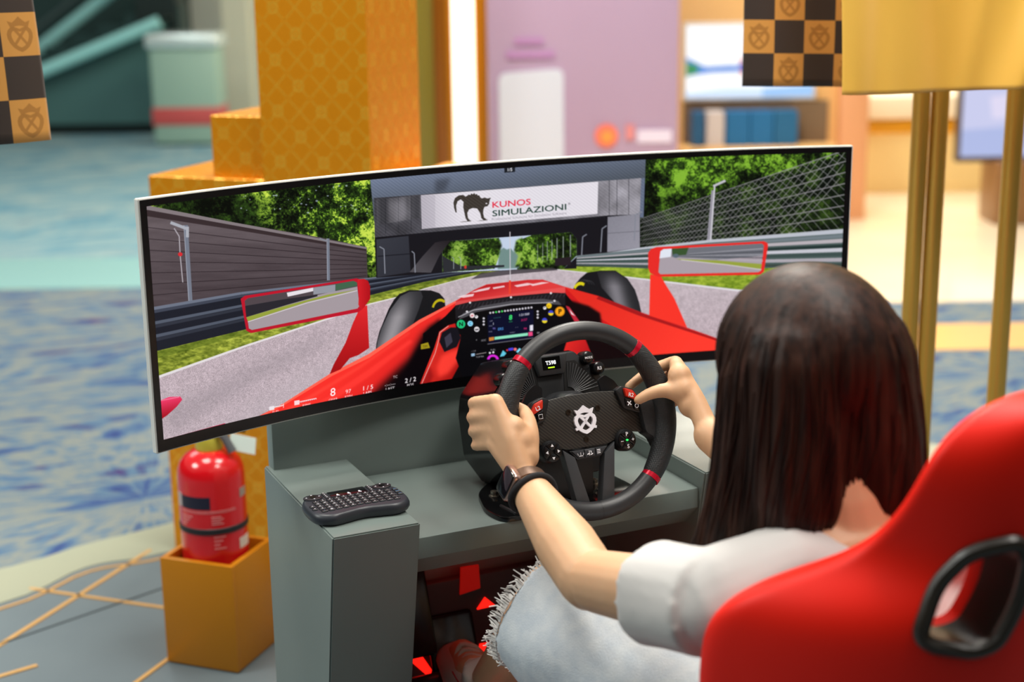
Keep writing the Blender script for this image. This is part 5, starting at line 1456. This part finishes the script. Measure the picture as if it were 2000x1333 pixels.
# ------------------------------------------------------------------ the driver
per = None
SKIN = mat('skin', 'd2a680', rough=.52, sss=.12, noise=(14, .35, 'ca9870'))
J = dict(pelvis=(.05, -.76, .36), waist=(.045, -.80, .46), chest=(.035, -.80, .60), neck0=(.025, -.775, .735), neck1=(.022, -.720, .835), head=(.026, -.662, .925),
         shL=(-.145, -.745, .695), shR=(.185, -.755, .695), elL=(-.180, -.520, .645), elR=(.245, -.52, .60),
         hipL=(-.035, -.70, .40), hipR=(.125, -.70, .40), knL=(-.120, -.315, .525), knR=(.14, -.31, .50), anL=(-.130, -.085, .285), anR=(.06, -.06, .15))
J = {k: Vector(v) for k, v in J.items()}
def rim_frame(deg):
    a = math.radians(deg)
    rd = WR*math.cos(a)+WU*math.sin(a)
    tg_ = WR*(-math.sin(a))+WU*math.cos(a)
    if tg_.z < 0: tg_ = -tg_
    return WC+rd*.1305, rd, tg_
def hand(bm, deg, fingers, thumb, palm, wrist):
    """all joints given as (radial outwards, towards driver, up along the rim) from the rim centreline"""
    P, rd, tg_ = rim_frame(deg)
    W = lambda q: P+rd*q[0]+WN*q[1]+tg_*q[2]
    w = W(wrist)
    for f, r in fingers:
        pts = [W(q) for q in f]
        tube_bm(smooth_path(pts, 4), list(np.interp(np.linspace(0, 1, 4*(len(pts)-1)+1), np.linspace(0, 1, len(pts)), r)), 10, round_ends=True, bm=bm)
        mcp = pts[0]
        tube_bm([w+(mcp-w)*.12, w+(mcp-w)*.55+WN*.004, mcp], [.017, .0150, .0118], 12, round_ends=True, bm=bm)
    for (f1, r1), (f2, r2) in zip(fingers, fingers[1:]):
        if (W(f1[0])-W(f2[0])).length < .03:
            A_, B_ = (W(f1[0])+W(f2[0]))/2, (W(f1[1])+W(f2[1]))/2
            tube_bm([A_, A_+(B_-A_)*.45, A_+(B_-A_)*.8], [.0105, .0095, .0080], 10, round_ends=True, bm=bm)
    pts = [W(q) for q in thumb]
    tube_bm(smooth_path(pts, 4), list(np.interp(np.linspace(0, 1, 4*(len(pts)-1)+1), np.linspace(0, 1, len(pts)), [.0155, .0145, .0112, .0092, .0078][:len(pts)])), 12, round_ends=True, bm=bm)
    for q in palm:
        ball_bm(W(q[:3]), q[3], bm)
    return w
bm = bmesh.new()
fr = [.0112, .0098, .0088, .0074]
def finger_set(c0, dc, mcp=(.027, .031), pip=(.041, -.008), dip=(.032, -.029), tip=(.006, -.033), drop=-.004):
    out = []
    for i in range(4):
        c = c0-dc*i
        k = (1, 1.06, 1.0, .88)[i]
        out.append(([(mcp[0], mcp[1]-.0016*i, c+drop*0), (pip[0]*k, pip[1], c-.001), (dip[0], dip[1]*k, c-.002), (tip[0], tip[1]*k, c-.003)], [r*(1, 1, .96, .86)[i] for r in fr]))
    return out
# left hand
LH = 172
wL = hand(bm, LH, finger_set(.026, .0198), [(-.014, .048, -.052), (-.020, .040, -.022), (-.0245, .026, .000), (-.0255, .008, .014), (-.022, -.006, .020)],
     [(-.004, .043, -.030, .022), (.006, .042, -.012, .019), (-.010, .046, -.050, .021)], (-.004, .066, -.090))
# right hand: index stretched towards the paddle, thumb across the rim
RH = 17
fs = finger_set(.020, .0198)
fs[0] = ([(.024, .030, .018), (.040, -.006, .018), (.008, -.028, .018), (-.034, -.026, .012)], fr)
wR = hand(bm, RH, fs, [(.012, .052, -.040), (.002, .042, -.018), (-.014, .034, -.006), (-.034, .026, -.002), (-.050, .018, -.004)],
     [(.010, .044, -.016, .021), (.016, .040, .004, .018), (.010, .050, -.040, .020)], (.004, .078, -.086))
# arms
def arm(sh, el, w, r0, r1, r2, r3):
    mid = el+(w-el)*.35
    tube_bm([sh, sh+(el-sh)*.5, el+(sh-el)*.08], [r0, r0*.93, r1], 18, round_ends=True, bm=bm)
    tube_bm([el, mid, el+(w-el)*.75, w], [r1, r1*1.03, r2, (r3, r3*.92)], 18, round_ends=True, bm=bm)
arm(J['shL'], J['elL'], wL, .046, .039, .031, .0265)
arm(J['shR'], J['elR'], wR, .046, .039, .031, .0265)
# trunk, neck, head
tube_bm([J['pelvis'], J['waist'], J['chest'], J['neck0']+V(0, .0, -.05)], [(.155, .12), (.13, .105), (.15, .11), (.10, .075)], 24, round_ends=True, bm=bm)
tube_bm([J['shL']+V(.02, 0, 0), (J['shL']+J['neck0'])/2+V(0, -.005, .012), J['neck0']+V(0, -.005, -.005), (J['shR']+J['neck0'])/2+V(0, -.005, .012), J['shR']-V(.02, 0, 0)], [.046, .050, .056, .050, .046], 16, round_ends=True, bm=bm)
tube_bm([J['neck0']-V(0, 0, .03), (J['neck0']+J['neck1'])/2, J['neck1']], [.060, .054, .052], 18, round_ends=True, bm=bm)
hd = J['head']
ball_bm(hd+V(0, -.010, .012), (.074, .092, .098), bm, u=28, v=20)
ball_bm(hd+V(0, .030, -.048), (.056, .058, .062), bm)
ball_bm(hd+V(0, .055, -.088), (.026, .026, .020), bm)
tube_bm([hd+V(0, .083, .012), hd+V(0, .096, -.012), hd+V(0, .104, -.032)], [.008, .009, .011], 8, round_ends=True, bm=bm)
tube_bm([hd+V(-.022, .080, -.060), hd+V(0, .088, -.058), hd+V(.022, .080, -.060)], [.005, .008, .005], 8, round_ends=True, bm=bm)
for sg in (1, -1):
    ball_bm(hd+V(sg*.076, .0, -.010), (.010, .020, .032), bm)
    ball_bm(hd+V(sg*.030, .073, .010), (.015, .012, .010), bm)
    tube_bm([hd+V(sg*.014, .082, .026), hd+V(sg*.048, .070, .028)], .006, 8, round_ends=True, bm=bm)
# legs
for s_ in 'LR':
    h_, k_, a_ = J['hip'+s_], J['kn'+s_], J['an'+s_]
    tube_bm([h_, h_+(k_-h_)*.5, k_], [.088, .075, .056], 18, round_ends=True, bm=bm)
    tube_bm([k_, k_+(a_-k_)*.3, k_+(a_-k_)*.7, a_], [.055, .054, .041, .034], 18, round_ends=True, bm=bm)
    ft = V(.012, .12, .03) if s_ == 'L' else V(.0, .12, -.04)
    tube_bm([a_+V(0, -.02, -.03), a_+ft*.6+V(0, 0, -.02), a_+ft+V(0, .01, -.03)], [.035, .033, .025], 14, round_ends=True, bm=bm)
body_me = remesh(bm, .0034, 5)
per = link('person', body_me, SKIN, None, origin=(.05, -.70, .19), label='seated person with long dark brown hair in a pale grey t-shirt gripping the racing wheel', cat='person', angle=80)
for sg in (1, -1):
    b_ = bmesh.new(); ball_bm(hd+V(sg*.030, .0815, .010), (.0095, .006, .006), b_)
    link('eye', bm_mesh(b_), mat('eye_white', 'e8e4de', rough=.2), per)
    b_ = bmesh.new(); ball_bm(hd+V(sg*.030, .0862, .010), (.0045, .002, .0045), b_)
    link('iris', bm_mesh(b_), mat('iris_brown', '24150d', rough=.2), per)
b_ = tube_bm([hd+V(-.020, .0855, -.060), hd+V(0, .0945, -.058), hd+V(.020, .0855, -.060)], [.003, .0055, .003], 8, round_ends=True)
link('lips', bm_mesh(b_), mat('lips', 'b9625c', rough=.4), per)

# t-shirt
bm = bmesh.new()
tube_bm([J['pelvis']+V(0, -.005, .0), J['waist'], (J['waist']+J['chest'])/2, J['chest'], J['neck0']+V(0, .0, -.075)], [(.175, .135), (.155, .125), (.165, .128), (.172, .128), (.130, .095)], 30, round_ends=True, bm=bm)
shL, shR = J['shL'], J['shR']
tube_bm([shL+V(.01, -.002, .004), (shL+J['neck0'])/2+V(0, -.006, .008), J['neck0']+V(0, -.012, -.030), (shR+J['neck0'])/2+V(0, -.006, .008), shR+V(-.01, -.002, .004)], [.060, .063, .060, .063, .060], 20, round_ends=True, bm=bm)
for sh, el in ((shL, J['elL']), (shR, J['elR'])):
    d_ = el-sh
    tube_bm([sh+V(0, -.004, 0), sh+d_*.25, sh+d_*.44], [.062, .060, .061], 20, bm=bm)
shirt_me = remesh(bm, .0055, 4)
# soft folds
co = np.empty(len(shirt_me.vertices)*3, np.float32); shirt_me.vertices.foreach_get('co', co); co = co.reshape(-1, 3)
no = np.empty_like(co).ravel(); shirt_me.vertices.foreach_get('normal', no); no = no.reshape(-1, 3)
fold = np.sin(co[:, 2]*70+np.sin(co[:, 0]*25)*2+co[:, 1]*30)*.0016+np.sin(co[:, 0]*55+co[:, 2]*20)*.0012
co += no*fold[:, None]
shirt_me.vertices.foreach_set('co', co.ravel())
link('t_shirt', shirt_me, mat('pale_grey_jersey', 'c2c0bd', rough=.85, sheen=.2, bump=(700, .12)), per, angle=80, label='pale grey short-sleeved t-shirt')
# shorts
bm = bmesh.new()
M_denim = mat('light_denim', 'c2ccd5', rough=.88, noise=(45, .6, 'dde2e4', (1, 1, 1)), bump=(700, .5))
tube_bm([J['pelvis']+V(-.08, 0, .0), J['pelvis']+V(.08, 0, .0)], [(.135, .13), (.135, .13)], 24, round_ends=True, bm=bm)
HEM = {}
for s_ in 'LR':
    h_, k_ = J['hip'+s_], J['kn'+s_]
    d_ = k_-h_
    e_ = h_+d_*(1.0 if s_ == 'L' else .95)
    up_ = V(0, 0, 1)
    pts = [h_+d_*t+V(-.014 if s_ == 'L' else .012, 0, -.01)*t for t in (0, .3, .65, .99 if s_ == 'L' else .95)]
    rad = [.112, .108, .104, .102]
    tube_bm(pts, rad, 30, bm=bm)
    HEM[s_] = (pts[-1], d_.normalized(), rad[-1])
sh_me = remesh(bm, .0055, 3)
co = np.empty(len(sh_me.vertices)*3, np.float32); sh_me.vertices.foreach_get('co', co); co = co.reshape(-1, 3)
no = np.empty(len(co)*3, np.float32); sh_me.vertices.foreach_get('normal', no); no = no.reshape(-1, 3)
co += no*(np.sin(co[:, 1]*34+co[:, 2]*28+np.sin(co[:, 0]*22)*2)*.0030+np.sin(co[:, 2]*60+co[:, 1]*10)*.0018)[:, None]
sh_me.vertices.foreach_set('co', co.ravel())
shorts = link('shorts', sh_me, M_denim, per, angle=80, label='light blue denim shorts with frayed hems')
for s_ in 'LR':
    c_, d_, r_ = HEM[s_]
    x_ = d_.cross(V(0, 0, 1)).normalized(); y_ = x_.cross(d_)
    fb = bmesh.new()
    for k in range(340):
        a = 2*math.pi*k/340+random.uniform(-.02, .02)
        rd = x_*math.cos(a)+y_*math.sin(a)
        p0 = c_+rd*(r_*.97)-d_*.006
        L_ = random.uniform(.012, .024)
        p1 = p0+d_*L_*.55+rd*random.uniform(-.003, .006)
        p2 = p0+d_*L_+rd*random.uniform(-.008, .009)+V(random.uniform(-.004, .004), 0, random.uniform(-.010, .002))
        tube_bm([p0, p1, p2], [.0015, .0013, .0008], 4, bm=fb)
    link('frayed_hem', bm_mesh(fb), mat('fray_white', 'd9d6d2', rough=.9), shorts, kind='stuff')
# shoes
for s_ in 'LR':
    a_ = J['an'+s_]
    fy_ = V(.09, .97, .22 if s_ == 'L' else -.2).normalized(); fx_ = fy_.cross(V(0, 0, 1)).normalized(); fz_ = fx_.cross(fy_)
    Q = lambda x, y, z: a_+fx_*x+fy_*y+fz_*z
    bm = bmesh.new()
    tube_bm([Q(0, -.035, -.030), Q(0, .02, -.030), Q(0, .09, -.040), Q(0, .145, -.046)], [(.040, .036), (.044, .042), (.036, .046), (.026, .040)], 20, round_ends=True, bm=bm)
    tube_bm([Q(0, -.005, -.03), a_+V(0, -.012, .035)], [.046, .045], 18, bm=bm)
    so = link('shoe', remesh(bm, .005, 5), mat('shoe_canvas', 'b4b0a8', rough=.8), per, angle=80, label='off-white canvas sneaker with red stitching' if s_ == 'L' else None)
    link('sole', bm_mesh(tube_bm([Q(0, -.038, -.066), Q(0, .02, -.068), Q(0, .09, -.074), Q(0, .155, -.070)], [(.012, .038), (.012, .043), (.012, .048), (.012, .038)], 14, round_ends=True)), mat('rubber_sole', 'c9c5bd', rough=.7), so)
    for k in range(6):
        y = .022+.016*k; z = .012-.08*y
        lp = [Q(-.030+.002*k, y, z-.016), Q(-.010, y+.007, z+.002), Q(.010, y-.005, z+.002), Q(.030-.002*k, y+.004, z-.016)]
        link('lace', bm_mesh(tube_bm(smooth_path(lp, 3), .0045, 8, round_ends=True)), mat('lace_cream', 'd6cfc0', rough=.8), so)
    for sx in (-1, 1):
        link('red_stitch', bm_mesh(tube_bm([Q(sx*.034, .03, -.010), Q(sx*.034, .07, -.016), Q(sx*.028, .11, -.024)], .0028, 6)), mat('red_thread', '9c1f2a', rough=.7), so)

# hair: smooth mass plus overlaid locks
bm = bmesh.new()
ball_bm(hd+V(0, -.012, .016), (.104, .116, .110), bm, u=32, v=24)
def strandvol(pts, rad): tube_bm(smooth_path(pts, 4), list(np.interp(np.linspace(0, 1, 4*(len(pts)-1)+1), np.linspace(0, 1, len(pts)), rad)), 20, round_ends=True, bm=bm)
H = lambda x, y, z: tuple(hd+V(x, y, z))
strandvol([H(-.040, -.045, .02), H(-.048, -.062, -.07), H(-.058, -.075, -.14), H(-.085, -.075, -.195)], [.070, .064, .056, .026])
strandvol([H(.030, -.055, .02), H(.036, -.074, -.07), H(.040, -.088, -.130), H(.042, -.095, -.165)], [.070, .066, .058, .044])
strandvol([H(-.062, -.01, .0), H(-.072, -.015, -.08), H(-.088, -.02, -.15), H(-.118, -.015, -.195), H(-.150, .0, -.215)], [.050, .050, .048, .036, .012])
strandvol([H(.050, -.060, -.02), H(.056, -.070, -.09), H(.054, -.084, -.140)], [.055, .052, .034])
strandvol([H(.062, -.02, .0), H(.070, -.03, -.07), H(.070, -.045, -.112)], [.050, .046, .030])
strandvol([H(.022, -.050, .03), H(.030, -.066, -.04), H(.030, -.078, -.10), H(.024, -.100, -.145)], [.070, .066, .056, .030])
hair_me = remesh(bm, .005, 8)
co = np.empty(len(hair_me.vertices)*3, np.float32); hair_me.vertices.foreach_get('co', co); co = co.reshape(-1, 3)
no = np.empty(len(co)*3, np.float32); hair_me.vertices.foreach_get('normal', no); no = no.reshape(-1, 3)
ang = np.arctan2(co[:, 0]-hd.x, -(co[:, 1]-hd.y))
rid = np.sin(ang*31+np.sin(co[:, 2]*22)*1.2)*.0013+np.sin(ang*53+1.3+np.sin(co[:, 2]*17))*.0008
fade_ = np.clip((hd.z+.10-co[:, 2])/.05, 0, 1)
co += no*(rid*fade_)[:, None]
hair_me.vertices.foreach_set('co', co.ravel())
def hair_mat():
    m = bpy.data.materials.new('brown_hair'); m.use_nodes = True
    nt = m.node_tree; b = nt.nodes['Principled BSDF']; N = nt.nodes.new; L = nt.links.new
    b.inputs['Roughness'].default_value = .48; b.inputs['Specular IOR Level'].default_value = .22
    tc = N('ShaderNodeTexCoord'); mp = N('ShaderNodeMapping'); mp.inputs['Scale'].default_value = (60, 60, 3.5); n = N('ShaderNodeTexNoise'); n.inputs['Scale'].default_value = 1.6; n.inputs['Detail'].default_value = 4
    L(tc.outputs['Object'], mp.inputs[0]); L(mp.outputs[0], n.inputs['Vector'])
    cr = N('ShaderNodeValToRGB'); cr.color_ramp.elements[0].position = .35; cr.color_ramp.elements[0].color = (*lin('190c08'), 1); cr.color_ramp.elements[1].position = .7; cr.color_ramp.elements[1].color = (*lin('3c2319'), 1)
    L(n.outputs[0], cr.inputs[0]); L(cr.outputs[0], b.inputs['Base Color'])
    bp = N('ShaderNodeBump'); bp.inputs['Strength'].default_value = .35; bp.inputs['Distance'].default_value = .003; L(n.outputs[0], bp.inputs['Height']); L(bp.outputs[0], b.inputs['Normal'])
    return m
M_hair = hair_mat()
hair_bvh = BVHTree.FromPolygons([v.co.copy() for v in hair_me.vertices], [tuple(p.vertices) for p in hair_me.polygons])
hair = link('hair', hair_me, M_hair, per, angle=80, label='long straight dark brown hair')
lb = bmesh.new()
for k in range(110):
    a = random.uniform(-2.0, 2.0)
    pts = []
    z0 = random.uniform(-.04, .07)
    for j in range(16):
        z = z0-j*.0185
        aa = a+math.sin(j*.35+k)*.035
        o_ = V(hd.x+.4*math.sin(aa), hd.y-.4*math.cos(aa), hd.z+z)
        tgt = V(hd.x-.035*max(0, -(z+.05))*6, hd.y-.02, hd.z+z)
        h_ = hair_bvh.ray_cast(o_, (tgt-o_).normalized())
        if h_[0] is None: break
        if pts and (h_[0]-pts[-1]).length > .05: break
        pts.append(h_[0]+h_[1]*.0004)
    if len(pts) > 5:
        r = random.uniform(.0010, .0022)
        pts.append(pts[-1]+(pts[-1]-pts[-2])*.9+V(random.uniform(-.006, .006), random.uniform(-.006, .006), -.004))
        n_ = len(pts)
        tube_bm(pts, [r*(.5+.5*min(1, i/3))*(1-.75*max(0, i-(n_-4))/4) for i in range(n_)], 6, bm=lb)
link('hair_locks', bm_mesh(lb), M_hair, hair, angle=80, kind='stuff')

# watch and hair tie on the left wrist
fdir = (wL-J['elL']).normalized()
wx = fdir.cross(V(0, 0, 1)).normalized()        # points right of the forearm
wy = wx.cross(fdir)
Wp = wL-fdir*.006
watch = thing('smartwatch', Wp-V(0, 0, .03), 'smartwatch with a bronze mesh strap on the left wrist', 'watch')
def band(name, c, r1, r2, hw, m, parent, n=40):
    bm_ = bmesh.new(); R = []
    for i in range(n):
        a = 2*math.pi*i/n
        d_ = wx*math.cos(a)*r1+wy*math.sin(a)*r2
        e_ = d_.normalized()
        R.append([bm_.verts.new(c+d_+e_*o+fdir*h) for o, h in ((0, -hw), (.0022, -hw), (.0022, hw), (0, hw))])
    for i in range(n):
        p, q = R[i], R[(i+1) % n]
        for k in range(4): bm_.faces.new((p[k], p[(k+1) % 4], q[(k+1) % 4], q[k]))
    return link(name, bm_mesh(bm_), m, parent)
band('strap', Wp, .0285, .0265, .0095, mat('bronze_mesh', '6b5344', rough=.4, metal=.6), watch)
side = (-wx*.93+wy*.36).normalized()
sq = side.cross(fdir).normalized()
WM = Matrix(((fdir.x, sq.x, side.x, 0), (fdir.y, sq.y, side.y, 0), (fdir.z, sq.z, side.z, 0), (0, 0, 0, 1)))
WM.translation = Wp+side*.0315
cs = link('case', bm_mesh(prism_bm(rounded([(-.0185, -.021), (.0185, -.021), (.0185, .021), (-.0185, .021)], .007, 5), -.004, .0045, .002), WM), mat('rose_gold_case', 'c9a79a', rough=.2, metal=.85), watch)
link('glass', bm_mesh(prism_bm(rounded([(-.0165, -.019), (.0165, -.019), (.0165, .019), (-.0165, .019)], .006, 5), .0045, .0062, .0012), WM), mat('watch_glass', '0b0a10', rough=.08), cs)
link('crown', bm_mesh(lathe_bm([(.003, 0), (.003, .003)], 14, M=WM @ Matrix.Translation((-.018, .006, 0)) @ Matrix.Rotation(-math.pi/2, 4, 'Y'))), mat('rose_gold_case', ''), cs)
tie = Wp-fdir*.020
tb = tube_bm([tie+wx*math.cos(2*math.pi*i/36)*.0315+wy*math.sin(2*math.pi*i/36)*.030+fdir*.003*math.sin(4*math.pi*i/36) for i in range(36)], .0046, 12, closed=True)
link('hair_tie', bm_mesh(tb), mat('elastic_black', '17161a', rough=.9, bump=(900, .5)), None, label='thick black hair tie worn beside the watch', cat='hair tie')
